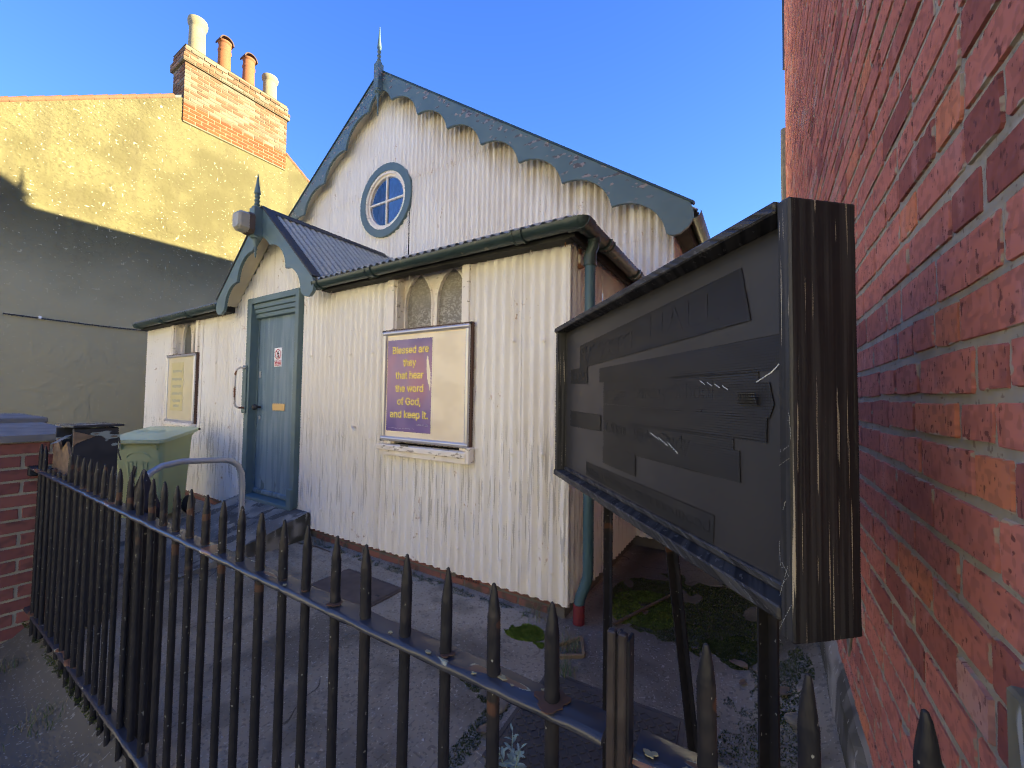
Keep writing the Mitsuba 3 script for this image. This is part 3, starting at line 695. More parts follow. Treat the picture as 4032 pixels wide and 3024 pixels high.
finial(GX + 0.015, 3.70, 0, E + 4.33, E + 4.72, E + 5.27, E + 3.98, 0.05)
finial(PX - 0.03, 2.10, 0, E + 1.64, E + 1.945, E + 2.31, E + 1.43, 0.05)

# round window
def ring(ro, ri, th, o, n=48):
    return frame(extr(Polygon(arc((0, 0), ro, 0, 360, n)[:-1], [arc((0, 0), ri, 0, 360, n)[:-1]]), th), o, X, Z, (0, -1, 0))
rw = obj('round_window', ring(0.535, 0.425, 0.045, (WC[0], 3.925, WC[1])), 'slate_blue_paint', CH, smooth=30)
obj('inner_frame', cat([ring(0.43, 0.385, 0.075, (WC[0], 3.965, WC[1])), ring(0.40, 0.352, 0.05, (WC[0], 3.965, WC[1]))]), 'white_wood', rw, smooth=30)
obj('glazing_bars', cat([bx(WC[0] - 0.013, WC[0] + 0.013, 3.917, 3.945, WC[1] - 0.36, WC[1] + 0.36), bx(WC[0] - 0.36, WC[0] + 0.36, 3.919, 3.943, WC[1] - 0.013, WC[1] + 0.013)]), 'white_wood', rw)
for qx in (0, 1):
    for qz in (0, 1):
        a0 = (0, 90, 270, 180)[qx + 2 * qz]
        obj('pane', frame(extr(Polygon([(0, 0)] + arc((0, 0), 0.355, a0, a0 + 90, 12)), 0.0005), (WC[0], 3.934, WC[1]), X, Z, (0, -1, 0)), 'window_glass', rw)
obj('net_curtain', grid(np.linspace(WC[0] - 0.46, WC[0] + 0.46, 120), np.linspace(WC[1] - 0.46, WC[1] + 0.46, 4), lambda x, z: np.stack([x, 4.12 + 0.018 * np.sin(x * 60), z], -1)), 'lace', rw, smooth=True)

# gutters and downpipe
def half_pipe(p0, p1, r=0.055, th=0.004, n=10):
    p0, p1 = np.array(p0, float), np.array(p1, float)
    d = (p1 - p0) / np.linalg.norm(p1 - p0); s = np.cross(d, Z)
    prof = arc((0, 0), r, 180, 360, n) + arc((0, 0), r - th, 360, 180, n)
    return frame(extr(Polygon(prof), np.linalg.norm(p1 - p0)), p0, s, Z, d) if np.cross(s, Z) @ d > 0 else frame(extr(Polygon(prof), np.linalg.norm(p1 - p0)), p0, -s, Z, d)
GZ = E + 1.058
def gutter(p0, p1, joints, stop=None):
    g = obj('gutter', half_pipe(p0, p1), 'gutter_green', CH, smooth=40)
    p0, p1 = np.array(p0, float), np.array(p1, float); d = (p1 - p0) / np.linalg.norm(p1 - p0)
    for j in joints:
        c = p0 + (p1 - p0) * j
        obj('joint_bracket', half_pipe(c - d * 0.028, c + d * 0.028, 0.062, 0.0065), 'gutter_green', g, smooth=40)
        obj('joint_bracket', cat([half_pipe(c - d * 0.036, c - d * 0.028, 0.067, 0.011), half_pipe(c + d * 0.028, c + d * 0.036, 0.067, 0.011)]), 'gutter_green', g, smooth=40)
    return g
gutter((-3.50, 2.19, GZ - 0.012), (-0.96, 2.19, GZ), (0.012, 0.30, 0.86))
gutter((-8.17, 2.19, GZ - 0.01), (-5.40, 2.19, GZ), (0.05, 0.38, 0.68, 0.985))
sg = gutter((-0.90, 2.24, GZ), (-0.90, 3.86, GZ - 0.008), (0.22, 0.66))
obj('gutter_corner', cat([half_pipe((-0.985, 2.19, GZ), (-0.90, 2.19, GZ), 0.062, 0.007), half_pipe((-0.90, 2.17, GZ), (-0.90, 2.27, GZ), 0.062, 0.007), lathe([(0, -0.062), (0.03, -0.055), (0.052, -0.034), (0.062, 0)], 14, (-0.90, 2.19, GZ))]), 'gutter_green', CH, smooth=40)
DPX, DPY = -0.925, 2.40
dp = obj('downpipe', tube([(DPX, DPY, E + 0.90), (DPX, DPY, E - 1.06), (DPX - 0.004, DPY, E - 1.10), (DPX - 0.022, DPY - 0.006, E - 1.16), (DPX - 0.045, DPY - 0.012, E - 1.22), (DPX - 0.052, DPY - 0.014, E - 1.27)], 0.033, 14), 'downpipe_teal', CH, smooth=50)
obj('outlet', cat([tube([(-0.90, DPY, E + 1.02), (-0.905, DPY, E + 0.96), (DPX, DPY, E + 0.92), (DPX, DPY, E + 0.87)], 0.036, 14), tube([(DPX, DPY, E + 0.915), (DPX, DPY, E + 0.845)], 0.041, 14), tube([(-0.903, DPY, E + 0.99), (-0.90, DPY, E + 1.015)], 0.043, 14)]), 'gutter_green', dp, smooth=50)
obj('socket', tube([(DPX - 0.052, DPY - 0.014, E - 1.26), (DPX - 0.054, DPY - 0.014, E - 1.40)], 0.036, 14), 'red_socket', dp, smooth=50)
# gutter hooks hanging below the eaves
for x in (-3.45, -2.42, -1.30, -5.62, -1.05):
    obj('gutter_hook', tube([(x, 2.30, E + 1.0), (x + 0.004, 2.29, E + 0.955), (x + 0.014, 2.285, E + 0.945), (x + 0.02, 2.285, E + 0.965)], 0.0035, 5), 'rust_white', CH)
obj('side_bracket', cat([bx(-1.03, -1.012, 2.45, 2.47, E + 0.86, E + 0.99), bx(-1.03, -0.995, 2.45, 2.47, E + 0.86, E + 0.875)]), 'rust_white', CH)
# main eave gutter, right side
obj('gutter', half_pipe((-0.50, 3.74, E + 1.64), (-0.50, 15, E + 1.60), 0.06), 'gutter_green', CH, smooth=40)
obj('eaves_board', bx(-0.68, -0.56, 3.80, 15, E + 1.52, E + 1.66), 'dark_eaves', CH)

# door and its frame
df = obj('door_frame', cat([bx(-5.03, -4.94, 2.30, 2.42, DZ0 - 0.0, E + 1.10, 0.004), bx(-4.055, -3.99, 2.30, 2.42, DZ0 - 0.01, E + 1.10, 0.004), bx(-4.94, -4.055, 2.302, 2.42, E + 1.033, E + 1.10, 0.004)]), 'slate_blue_paint', CH)
for i, (a, b, y) in enumerate(((0.975, 1.033, 2.325), (0.925, 0.975, 2.337), (0.875, 0.925, 2.352))):
    obj('transom_moulding', bx(-4.94, -4.055, y, 2.42, E + a, E + b, 0.006), 'slate_blue_paint', df)
obj('plinth_block', bx(-4.05, -3.975, 2.265, 2.30, DZ0 - 0.02, E - 0.93, 0.006), 'slate_blue_paint', df)
obj('threshold', bx(-4.95, -4.05, 2.27, 2.43, DZ0 - 0.06, DZ0 + 0.012, 0.006), 'slate_blue_paint', df)
door = obj('door', cat([bx(-4.945, -4.05, 2.398, 2.44, DZ0 + 0.015, E + 0.88)]), 'door_blue', CH)
obj('weather_bar', bx(-4.93, -4.06, 2.375, 2.398, DZ0 + 0.03, DZ0 + 0.075, 0.008), 'door_blue', door)
obj('bead', bx(-4.945, -4.928, 2.385, 2.398, DZ0 + 0.02, E + 0.88, 0.003), 'slate_blue_paint', door)
lb = obj('letterbox', bx(-4.60, -4.36, 2.390, 2.398, E - 0.165, E - 0.088, 0.003), 'brass', door)
obj('flap', bx(-4.575, -4.385, 2.386, 2.390, E - 0.148, E - 0.104, 0.002), 'brass', lb)
obj('knob', frame(lathe([(0.012, 0), (0.012, 0.03), (0.03, 0.045), (0.034, 0.065), (0.022, 0.085), (0, 0.088)], 14), (-4.86, 2.398, E - 0.135), X, Z, (0, -1, 0)), 'sign_black', door, smooth=40)
obj('lock', cat([bx(-4.90, -4.865, 2.388, 2.398, E + 0.20, E + 0.275, 0.002)]), 'steel', door)
obj('lock', frame(lathe([(0.02, 0), (0.02, 0.008), (0, 0.01)], 12), (-4.865, 2.398, E - 0.255), X, Z, (0, -1, 0)), 'steel', door)
ph = obj('pull_handle', tube([(-5.0, 2.30, E + 0.31), (-5.005, 2.235, E + 0.31), (-5.01, 2.205, E + 0.285), (-5.012, 2.195, E + 0.24), (-5.014, 2.192, E + 0.09), (-5.012, 2.195, E - 0.09), (-5.01, 2.205, E - 0.125), (-5.005, 2.235, E - 0.145), (-5.0, 2.30, E - 0.145)], 0.0105, 8), 'rust_white', CH, smooth=50)
obj('back_plate', bx(-5.055, -4.975, 2.285, 2.30, E - 0.205, E + 0.335, 0.003), 'slate_blue_paint', ph)

# windows: a pair of lancets in a painted board, deep in the wall
def lancet(cx, hw, z0, zs, n=9):
    Rr = 2 * hw * 1.02
    l = arc((cx + hw - Rr, zs), Rr, 0, math.degrees(math.acos((Rr - hw) / Rr)), n)
    r = [(2 * cx - x, z) for x, z in l[::-1]]
    return Polygon([(cx - hw, z0), (cx + hw, z0)] + l + r[1:])
for wi, dx in ((0, 0.0), (1, -4.54)):
    w = obj('window', cat([bx(-2.70 + dx, -2.62 + dx, 2.318, 2.36, E - 0.385, E + 1.03, 0.004), bx(-1.895 + dx, -1.825 + dx, 2.318, 2.36, E - 0.385, E + 1.03, 0.004),
        bx(-2.62 + dx, -2.605 + dx, 2.34, 2.46, E - 0.385, E + 1.06), bx(-1.91 + dx, -1.895 + dx, 2.34, 2.46, E - 0.385, E + 1.06)]), 'white_wood', CH)
    ls = [lancet(-2.437 + dx, 0.148, E - 0.3, E + 0.775), lancet(-2.078 + dx, 0.148, E - 0.3, E + 0.775)]
    pn = sbox(-2.605 + dx, E - 0.385, -1.91 + dx, E + 1.07)
    for l in ls: pn = pn.difference(l)
    obj('tracery_board', frame(extr(pn, 0.03), (0, 2.455, 0), X, Z, (0, -1, 0)), 'white_wood', w)
    for l in ls:
        bead = l.buffer(0.014).difference(l)
        obj('bead', frame(extr(bead, 0.010), (0, 2.426, 0), X, Z, (0, -1, 0)), 'white_wood', w)
        obj('pane', frame(extr(l, 0.004), (0, 2.452, 0), X, Z, (0, -1, 0)), 'obscure_glass' if wi == 0 else 'plain_grey_glass', w)
    obj('sill', cat([bx(-2.735 + dx, -1.795 + dx, 2.262, 2.36, E - 0.432, E - 0.388, 0.006), bx(-2.72 + dx, -1.81 + dx, 2.285, 2.36, E - 0.475, E - 0.432, 0.004)]), 'white_wood', w)
obj('sill_horn', bx(-1.80, -1.765, 2.27, 2.335, E - 0.47, E - 0.355, 0.006), 'white_wood', CH)
obj('bent_nail', tube([(-3.10, 2.34, E - 0.27), (-3.09, 2.29, E - 0.265), (-3.05, 2.283, E - 0.28), (-3.03, 2.29, E - 0.30)], 0.006, 6), 'rust_white', CH, smooth=50)

# ------------------------------------------------------------------ things fixed to the chapel
def text_on(t, width, height, o, a, b, n, depth=0.0012, bold=False, center=True):
    """lettering on the plane at o, capitals height tall, stretched to width"""
    m = meshkit.text_mesh(t, height, depth, bold)
    lo, hi = m.bounds
    sx = width / (hi[0] - lo[0])
    m.apply_translation((-(lo[0] + hi[0]) / 2 if center else -lo[0], 0, 0))
    m.apply_scale((sx, 1, 1))
    return frame(m, o, a, b, n)
def snap_frame(name, label, x0, x1, z0, z1, tilt=0.0):
    t = thing(name, label, 'notice frame')
    yb, yf = 2.335, 2.292
    cx, cz = (x0 + x1) / 2, (z0 + z1) / 2
    rot = trimesh.transformations.rotation_matrix(tilt, (0, 1, 0), (cx, 0, cz))
    def put(nm, m, mat, smooth=False):
        m.apply_transform(rot)
        return obj(nm, m, mat, t, smooth=smooth)
    r = 0.019
    prof = Polygon([(-r, 0), (r, 0)] + arc((0, 0.004), r, 0, 180, 9))
    for nm, p, q in (('top_rail', (x0, z1 - r), (x1, z1 - r)), ('bottom_rail', (x0, z0 + r), (x1, z0 + r)), ('side_rail', (x0 + r, z0 + 2 * r), (x0 + r, z1 - 2 * r)), ('side_rail', (x1 - r, z0 + 2 * r), (x1 - r, z1 - 2 * r))):
        d = np.array([q[0] - p[0], 0, q[1] - p[1]]); L = np.linalg.norm(d); d /= L
        m = extr(prof, L)
        put(nm, frame(m, (p[0], yf + 0.016, p[1]), np.cross((0, -1, 0), d), (0, -1, 0), d), 'aluminium', 40)
    put('backing_board', bx(x0 - 0.004, x1 + 0.012, 2.312, yb, z0 - 0.004, z1 + 0.012), 'brown_wood')
    for cx_, cz_ in ((x0, z1), (x1, z1), (x1, z0), (x0, z0)):
        put('corner', bx(cx_ - 0.007, cx_ + 0.007, 2.288, 2.312, cz_ - 0.007, cz_ + 0.007, 0.003), 'sign_black')
    return t, put
t, put = snap_frame('poster_frame', 'silver poster frame with a purple gospel poster, hung below the nearer lancet window', -2.71, -1.795, E - 0.36, E + 0.545, 0.004)
put('paper', grid(np.linspace(-2.675, -1.83, 30), np.linspace(E - 0.325, E + 0.51, 30), lambda x, z: np.stack([x, 2.3075 + 0.0022 * np.sin(x * 21 + z * 2.5) * np.sin(z * 3), z], -1)), 'notice_paper', True)
po = put('poster', grid(np.linspace(-2.66, -2.165, 30), np.linspace(E - 0.278, E + 0.466, 30), lambda x, z: np.stack([x, 2.3045 + 0.0012 * np.sin(x * 23 + z * 3) * np.sin(z * 3), z], -1)), 'poster_purple', True)
pw, ph_, ptop = 0.495, 0.744, E + 0.466
for s_, w_, f_ in (('Blessed are', 0.81, 0.150), ('they', 0.29, 0.288), ('that hear', 0.63, 0.425), ('the word', 0.63, 0.567), ('of God,', 0.525, 0.708), ('and keep it.', 0.85, 0.848)):
    m = text_on(s_, w_ * pw, 0.056, (-2.4125 + (0.01 if s_ != 'Blessed are' else 0.015), 2.3025, ptop - f_ * ph_), X, Z, (0, -1, 0), 0.0012, True)
    obj('lettering', m, 'poster_yellow', po)
obj('lettering', text_on('Luke 11.28', 0.11, 0.013, (-2.25, 2.3025, ptop - 0.925 * ph_), X, Z, (0, -1, 0)), 'poster_small_print', po)
obj('small_print', cat([bx(-2.63 + 0.012 * i, -2.63 + 0.012 * i + R.uniform(.004, .01), 2.3022, 2.3028, ptop - (0.953 + j * 0.014) * ph_, ptop - (0.948 + j * 0.014) * ph_) for j, n_ in ((0, 37), (1, 12)) for i in range(n_ if j == 0 else 0, n_) ] + [bx(-2.47 + 0.012 * i, -2.47 + 0.012 * i + R.uniform(.004, .01), 2.3022, 2.3028, ptop - 0.967 * ph_, ptop - 0.963 * ph_) for i in range(11)]), 'poster_small_print', po, kind='stuff')
obj('torn_corner', frame(extr(Polygon([(0, 0), (0.10, 0.0), (0.085, -0.02), (0.05, -0.055), (0.02, -0.04)]), 0.004), (-2.45, 2.262, E - 0.372), X, (0, -0.5, 0.866)), 'stone_grey', t)

t, put = snap_frame('poster_frame', 'silver notice frame with a faded yellow poster, left of the door above the green bin', -7.27, -6.35, E - 0.39, E + 0.545)
put('paper', bx(-7.235, -6.385, 2.306, 2.31, E - 0.355, E + 0.51), 'faded_paper')
po = put('poster', bx(-7.13, -6.72, 2.3035, 2.3055, E - 0.23, E + 0.44), 'faded_poster')
obj('faded_print', cat([bx(-6.925 - w_ / 2, -6.925 + w_ / 2, 2.3025, 2.3033, E + z_, E + z_ + 0.035) for w_, z_ in ((0.30, 0.30), (0.34, 0.19), (0.28, 0.09), (0.33, -0.01), (0.26, -0.11), (0.20, -0.18))]), 'faded_print', po, kind='stuff')

t = thing('warning_sign', 'small white no-pedestrians sign with a red circle on the blue door', 'sign')
sx, sz = -4.5225, E + 0.42
obj('plate', bx(sx - 0.075, sx + 0.075, 2.394, 2.3978, E + 0.315, E + 0.523, 0.001), 'sign_white', t)
cz = E + 0.451
obj('prohibition_ring', frame(extr(Polygon(arc((0, 0), 0.058, 0, 360, 36)[:-1], [arc((0, 0), 0.048, 0, 360, 36)[:-1]]), 0.0012), (sx, 2.394, cz), X, Z, (0, -1, 0)), 'sign_red', t)
man = shapely.union_all([shapely.Point(0.004, 0.034).buffer(0.0065), shapely.LineString([(0.003, 0.022), (0, -0.004)]).buffer(0.0075), shapely.LineString([(0, -0.004), (-0.012, -0.040)]).buffer(0.0045), shapely.LineString([(0, -0.004), (0.008, -0.022), (0.015, -0.040)]).buffer(0.0045),
    shapely.LineString([(0.006, 0.022), (0.019, 0.006), (0.022, -0.004)]).buffer(0.0035), shapely.LineString([(-0.002, 0.022), (-0.014, 0.008), (-0.022, 0.004)]).buffer(0.0035)])
obj('walking_figure', frame(extr(man, 0.0012), (sx, 2.394, cz), X, Z, (0, -1, 0)), 'sign_black', t)
obj('bar', frame(extr(shapely.LineString([(-0.037, 0.037), (0.037, -0.037)]).buffer(0.0048), 0.0018), (sx, 2.394, cz), X, Z, (0, -1, 0)), 'sign_red', t)
tp = obj('red_panel', bx(sx - 0.062, sx + 0.062, 2.3932, 2.3942, E + 0.327, E + 0.382), 'sign_red', t)
for i, (s_, w_) in enumerate((('No admittance', 0.105), ('Authorised', 0.08), ('personnel only', 0.108))):
    obj('lettering', text_on(s_, w_, 0.0095, (sx, 2.3932, E + 0.368 - 0.0165 * i), X, Z, (0, -1, 0), 0.0008, True), 'sign_white', tp)

t = thing('porch_lamp', 'weathered bulkhead lamp with a yellowed glass on the post at the porch peak', 'lamp')
def oct_prof(hw, hh, c): return Polygon([(-hw + c, -hh), (hw - c, -hh), (hw, -hh + c), (hw, hh - c), (hw - c, hh), (-hw + c, hh), (-hw, hh - c), (-hw, -hh + c)])
LC = (PX - 0.03, 2.05, E + 1.755)
obj('lamp_body', frame(extr(oct_prof(0.085, 0.105, 0.03), 0.05), LC, X, Z, (0, -1, 0)), 'lamp_body', t)
m = trimesh.convex.convex_hull(np.array([(x, -0.0 - d, z) for d, s_ in ((0.0, 0.93), (0.075, 0.88), (0.098, 0.70)) for x, z in [(a * s_, b * s_) for a, b in oct_prof(0.085, 0.105, 0.03).exterior.coords]]))
m.apply_translation((LC[0], LC[1] - 0.05, LC[2]))
obj('lamp_glass', m, 'lamp_glass', t)
obj('bracket', cat([bx(LC[0] - 0.05, LC[0] + 0.05, 2.048, 2.056, LC[2] - 0.03, LC[2] + 0.03)]), 'lamp_body', t)

# ================================================================== THE RED BRICK HOUSE ON THE RIGHT
RX, RY1 = 0.262, 6.0
BH = thing('brick_house', 'tall red brick house wall close on the right side', 'house')
# eaves and roof: the slope that throws the edge of the shade on the cement wall
HE, HP = E + 6.30, 0.66
RY0 = 0.43
wall = obj('wall', grid(np.linspace(RY0, RY1, 60), np.linspace(-0.25, HE, 60), lambda y, z: np.stack([y * 0 + RX, y, z], -1)), 'red_mortar', BH)
obj('rear_wall', bx(RX + 0.003, 9.0, RY1 - 0.22, RY1, -0.25, HE - 0.02), 'plinth_brick', BH)
obj('front_wall', bx(RX + 0.003, 9.0, RY0, RY0 + 0.22, -0.25, HE - 0.02), 'plinth_brick', BH)
ym = (RY1 + RY0) / 2
zr = HE + (RY1 - ym) * HP
obj('gable_top', frame(extr(Polygon([(RY0, HE), (RY1, HE), (ym, zr)]), 0.22), (RX + 0.222, 0, 0), Y, Z, (-1, 0, 0)), 'plinth_brick', BH)
obj('roof', frame(extr(Polygon([(RY0 - 0.1, HE - 0.07), (ym, zr), (RY1 + 0.02, HE - 0.013), (RY1 + 0.02, HE + 0.06), (ym, zr + 0.08), (RY0 - 0.1, HE + 0.01)]), 8.8), (RX + 8.75, 0, 0), Y, Z, (-1, 0, 0)), 'slate_roof', BH)
obj('rear_pipe', tube([(RX + 0.010, RY1 + 0.05, HE - 0.1), (RX + 0.010, RY1 + 0.05, E + 4.25)], 0.035, 10), 'cable_black', BH)
obj('rear_pipe', tube([(RX + 0.004, RY1 + 0.3, E + 3.6), (RX + 0.004, RY1 + 0.3, 0)], 0.05, 10), 'stone_grey', BH)
# courses: those near the eye stand where the photograph shows them
kz = [1.649, 1.324, 0.997, 0.657, 0.346, 0.048, -0.237, -0.536, -0.879, -1.167]
cz_ = [E + 0.262 * v for v in kz]
while cz_[0] < E + 6.2: cz_.insert(0, cz_[0] + 0.0815)
while cz_[-1] > -0.1: cz_.append(cz_[-1] - 0.081)
FIX = {14: None}
all_b = []
prev = None
i_mid = min(range(len(cz_)), key=lambda i: abs(cz_[i] - (E + 0.262 * 0.346)))
given = {i_mid: [0.745, 0.845, 1.086, 1.25, 1.404], i_mid + 1: [0.903, 1.12, 1.327, 1.50]}
for i in range(len(cz_) - 1):
    zt, zb = cz_[i], cz_[i + 1]
    g = given.get(i)
    joints = list(g) if g else [0.75 + R.uniform(-0.12, 0.12)]
    while joints[-1] < RY1 - 0.05:
        w = 0.228 if R.random() < 0.76 else 0.114
        if prev and any(abs(joints[-1] + w - q) < 0.03 for q in prev): w = 0.342 - w if R.random() < 0.8 else w
        joints.append(joints[-1] + w * R.uniform(0.96, 1.04))
    joints[-1] = RY1
    while joints[0] > RY0 + 0.12:
        joints.insert(0, joints[0] - (0.228 if R.random() < 0.62 else 0.114) * R.uniform(0.96, 1.04))
    joints[0] = RY0
    prev = joints
    for a, b in zip(joints[:-1], joints[1:]):
        if b - a < 0.04: continue
        if zt < 0.08 + gh(0.25, max(b, 0.53)) : continue
        j = 0.0054 + R.uniform(-0.0025, 0.0035)
        j2 = 0.0048 + R.uniform(-0.0025, 0.003)
        all_b.append((a + j2, b - j2, zb + j, zt - j + R.uniform(-0.002, 0.001)))
def seen(b):
    """apparent size, for choosing the bricks that become parts of their own"""
    p = np.array([RX, (b[0] + b[1]) / 2, (b[2] + b[3]) / 2]) - eye
    d = np.linalg.norm(p); z = p @ fwd
    if z < 0.12: return 0
    sx, sy = (p @ r0) / z, (p @ u0) / z
    if abs(sx) > 1.45 or abs(sy) > 1.1: return 0
    return (b[1] - b[0]) * (b[3] - b[2]) * (RX / d) / d ** 2
all_b.sort(key=seen, reverse=True)
far = []
for q, b in enumerate(all_b):
    near = b[0] < 2.4
    args = ((RX, 0, 0), Y, Z, -X, b[0], b[1], b[2], b[3])
    kw = dict(d=0.0032 + R.uniform(-0.0015, 0.0022), jit=0.0028 if near else 0.002, inset=0.0028)
    if q < 300 and seen(b) > 0:
        brick_obj(wall, 'red_brick', *args, **kw)
    else:
        far.append(brick(*args, **kw))
m, u = join(far)
obj('far_bricks', m, 'red_brick', wall, uv=u, kind='stuff')
# rendered fillet along the foot of the wall
fp = [(RX, 0.36), (RX - 0.012, 0.345), (RX - 0.028, 0.30), (RX - 0.036, 0.18), (RX - 0.05, 0.0), (RX, -0.1)]
obj('footing', grid(np.linspace(0.72, RY1, 80), np.arange(len(fp)), lambda y, t: np.stack([np.interp(t, range(len(fp)), [q[0] for q in fp]) + 0.006 * (meshkit.fbm(np.stack([y * 12, t * 3, t * 0], -1), 2) - 0.5), y, np.interp(t, range(len(fp)), [q[1] for q in fp]) - 0.04 * np.clip(2.2 - y, 0, 1) + 0.015 * (meshkit.noise(np.stack([y * 9, t * 0, t * 0], -1)) - 0.5)], -1)), 'ramp_concrete', BH, smooth=True)
obj('cement_patch', frame(extr(Polygon([(0, 0), (0.5, 0.0), (0.52, -0.10), (0.40, -0.06), (0.33, -0.16), (0.25, -0.07), (0.16, -0.19), (0.08, -0.06)]), 0.006), (RX - 0.004, 1.75, 0.66), Y, Z, (-1, 0, 0)), 'stone_grey', BH)

t = thing('grey_post', 'weathered grey block against the red brick wall at the right edge', 'post')
obj('shaft', bx(0.238, RX - 0.006, 0.44, 0.722, -0.1, E - 0.325, 0.004), 'grey_block', t)

# ================================================================== THE CEMENT-RENDERED HOUSE ON THE LEFT
CX = -10.0
LH = thing('rendered_house', 'house gable of yellowish cement render with a brick chimney, behind the chapel on the left', 'house')
AY, AZ, SL = 4.20, E + 6.72, 0.69
def verge(y): return AZ - SL * abs(y - AY)
Y0, Y1 = -0.3, 8.7
ycol = np.linspace(Y0, Y1, 181)
obj('gable_wall', grid(ycol, np.linspace(0, 1, 60), lambda y, t: np.stack([CX + 0.006 * (meshkit.fbm(np.stack([y * 1.1, t * 7, y * 0], -1), 3) - 0.5), y, -0.25 + (AZ - SL * np.abs(y - AY) + 0.25) * t], -1)), 'cement_render', LH, smooth=True)
obj('tar_band', grid(np.linspace(Y0, Y1, 90), np.linspace(-0.25, E - 1.12, 4), lambda y, z: np.stack([y * 0 + CX + 0.012, y, z], -1)), 'tar_band', LH)
obj('house_body', cat([bx(-18, CX - 0.02, Y0, Y0 + 0.2, -0.2, verge(Y0)), bx(-18, CX - 0.02, Y1 - 0.2, Y1, -0.2, verge(Y1))]), 'cement_render', LH)
kk = 1 / math.hypot(1, SL)
for s in (1, -1):
    L = (AY - Y0 if s < 0 else Y1 - AY) / kk + 0.1
    obj('roof', frame(bx(0, L, -18, CX - 0.02, 0.0, 0.05), (0, AY, AZ), (0, s * kk, -SL * kk), (1, 0, 0), (0, s * SL * kk, kk)), 'slate_roof', LH)
    n = int(L / 0.225)
    for i in range(n):
        y_ = i * 0.225
        if 3.1 < AY + s * kk * (y_ + .11) < 5.4: continue
        if AY + s * kk * y_ < 0.2: continue
        # half-round verge tile lapping the one below
        tl = tube([(y_, 0, 0.0 + 0.012), (y_ + 0.25, 0, 0.0)], 0.046, 12)
        obj('verge_tile', frame(tl, (CX - 0.03, AY, AZ + 0.035), (0, s * kk, -SL * kk), (-s, 0, 0), (0, s * SL * kk, kk)), 'ridge_tile', LH, smooth=40)
# chimney
CB, CT = E + 5.55, E + 7.16
cy0, cy1, cd = 3.215, 5.31, 0.60
chm = obj('chimney', bx(CX - cd + 0.03, CX + 0.025, cy0 + 0.015, cy1 - 0.015, CB, CT), 'chimney_mortar', LH)
def stack_courses(z0, z1, off, new=False):
    z = z0; r_ = 0
    while z < z1 - 0.03:
        for (o, A, B, N, L) in (((CX + 0.027 + off, cy0 - off, 0), Y, Z, X, cy1 - cy0 + 2 * off), ((CX - cd + 0.03 - off, cy0 + 0.013 - off, 0), X, Z, -Y, cd + 2 * off - 0.005)):
            a = -0.112 * (r_ % 2)
            while a < L - 0.02:
                a0, a1 = max(a, 0), min(a + 0.222, L)
                if a1 - a0 > 0.03:
                    brick_obj(chm, 'chimney_brick_new' if new and A is Y else 'chimney_brick', o, A, B, N, a0 + 0.0065, a1 - 0.0065, z + 0.006, z + 0.071, d=0.006, jit=0.003)
                a += 0.224
        z += 0.077; r_ += 1
stack_courses(CB + 0.02, CB + 0.40, 0.0, True)
stack_courses(CB + 0.40, E + 6.80, 0.0)
obj('corbel', bx(CX - cd - 0.02, CX + 0.066, cy0 - 0.03, cy1 + 0.03, E + 6.80, E + 6.965), 'chimney_mortar', chm)
stack_courses(E + 6.805, E + 6.95, 0.046)
stack_courses(E + 6.965, CT - 0.02, 0.012)
obj('flaunching', trimesh.convex.convex_hull(np.array([(x, y, z) for x, y, z in [(CX - cd + 0.0, cy0, CT), (CX + 0.035, cy0, CT), (CX + 0.035, cy1, CT), (CX - cd, cy1, CT), (CX - cd + 0.2, cy0 + .2, CT + 0.07), (CX - 0.17, cy0 + .2, CT + 0.07), (CX - 0.17, cy1 - .2, CT + 0.07), (CX - cd + .2, cy1 - .2, CT + 0.07)]])), 'chimney_mortar', chm)
for yy_, mat, h in ((3.52, 'pot_cream', 0.86), (4.04, 'pot_terracotta', 0.86), (4.545, 'pot_terracotta', 0.84), (5.03, 'pot_cream', 0.66)):
    r = 0.155 if mat == 'pot_cream' else 0.125
    if mat == 'pot_cream':
        prof = [(r * 1.0, 0), (r * 0.93, h * 0.75), (r * 0.95, h * 0.80), (r * 1.12, h * 0.86), (r * 1.16, h * 0.95), (r * 1.1, h), (r * 0.85, h), (r * 0.8, h * 0.9), (0, h * 0.88)]
    else:
        prof = [(r * 1.05, 0), (r * 0.95, h * 0.60), (r * 1.06, h * 0.63), (r * 1.06, h * 0.67), (r * 0.95, h * 0.70), (r * 0.95, h * 0.83), (r * 1.10, h * 0.86), (r * 1.10, h * 0.9), (r * 0.7, h * 0.9), (0, h * 0.88)]
    pk_ = obj('pot', lathe(prof, 20, (CX - 0.30, yy_, CT + 0.02)), mat, chm, smooth=35)
    if mat != 'pot_cream':
        # arched hood over the terracotta pots
        hp = Polygon(arc((0, 0), r * 1.15, 0, 180, 12) + arc((0, 0), r * 0.98, 180, 0, 12))
        obj('hood', frame(extr(hp, 0.24), (CX - 0.42, yy_, CT + 0.02 + h * 0.86), Y, Z, X), 'pot_dark', chm, smooth=40)
cab = tag(obj('wall_cable', tube([(CX + 0.03, y, E + 1.20 + 0.012 * math.sin(y * 2.1)) for y in np.linspace(1.1, 7.5, 24)], 0.011, 6), 'cable_black', smooth=40), 'thin black cable running level across the shaded cement gable', 'cable')
obj('cable_clip', bx(CX + 0.005, CX + 0.05, 1.46, 1.49, E + 1.19, E + 1.235, 0.003), 'sign_white', cab)

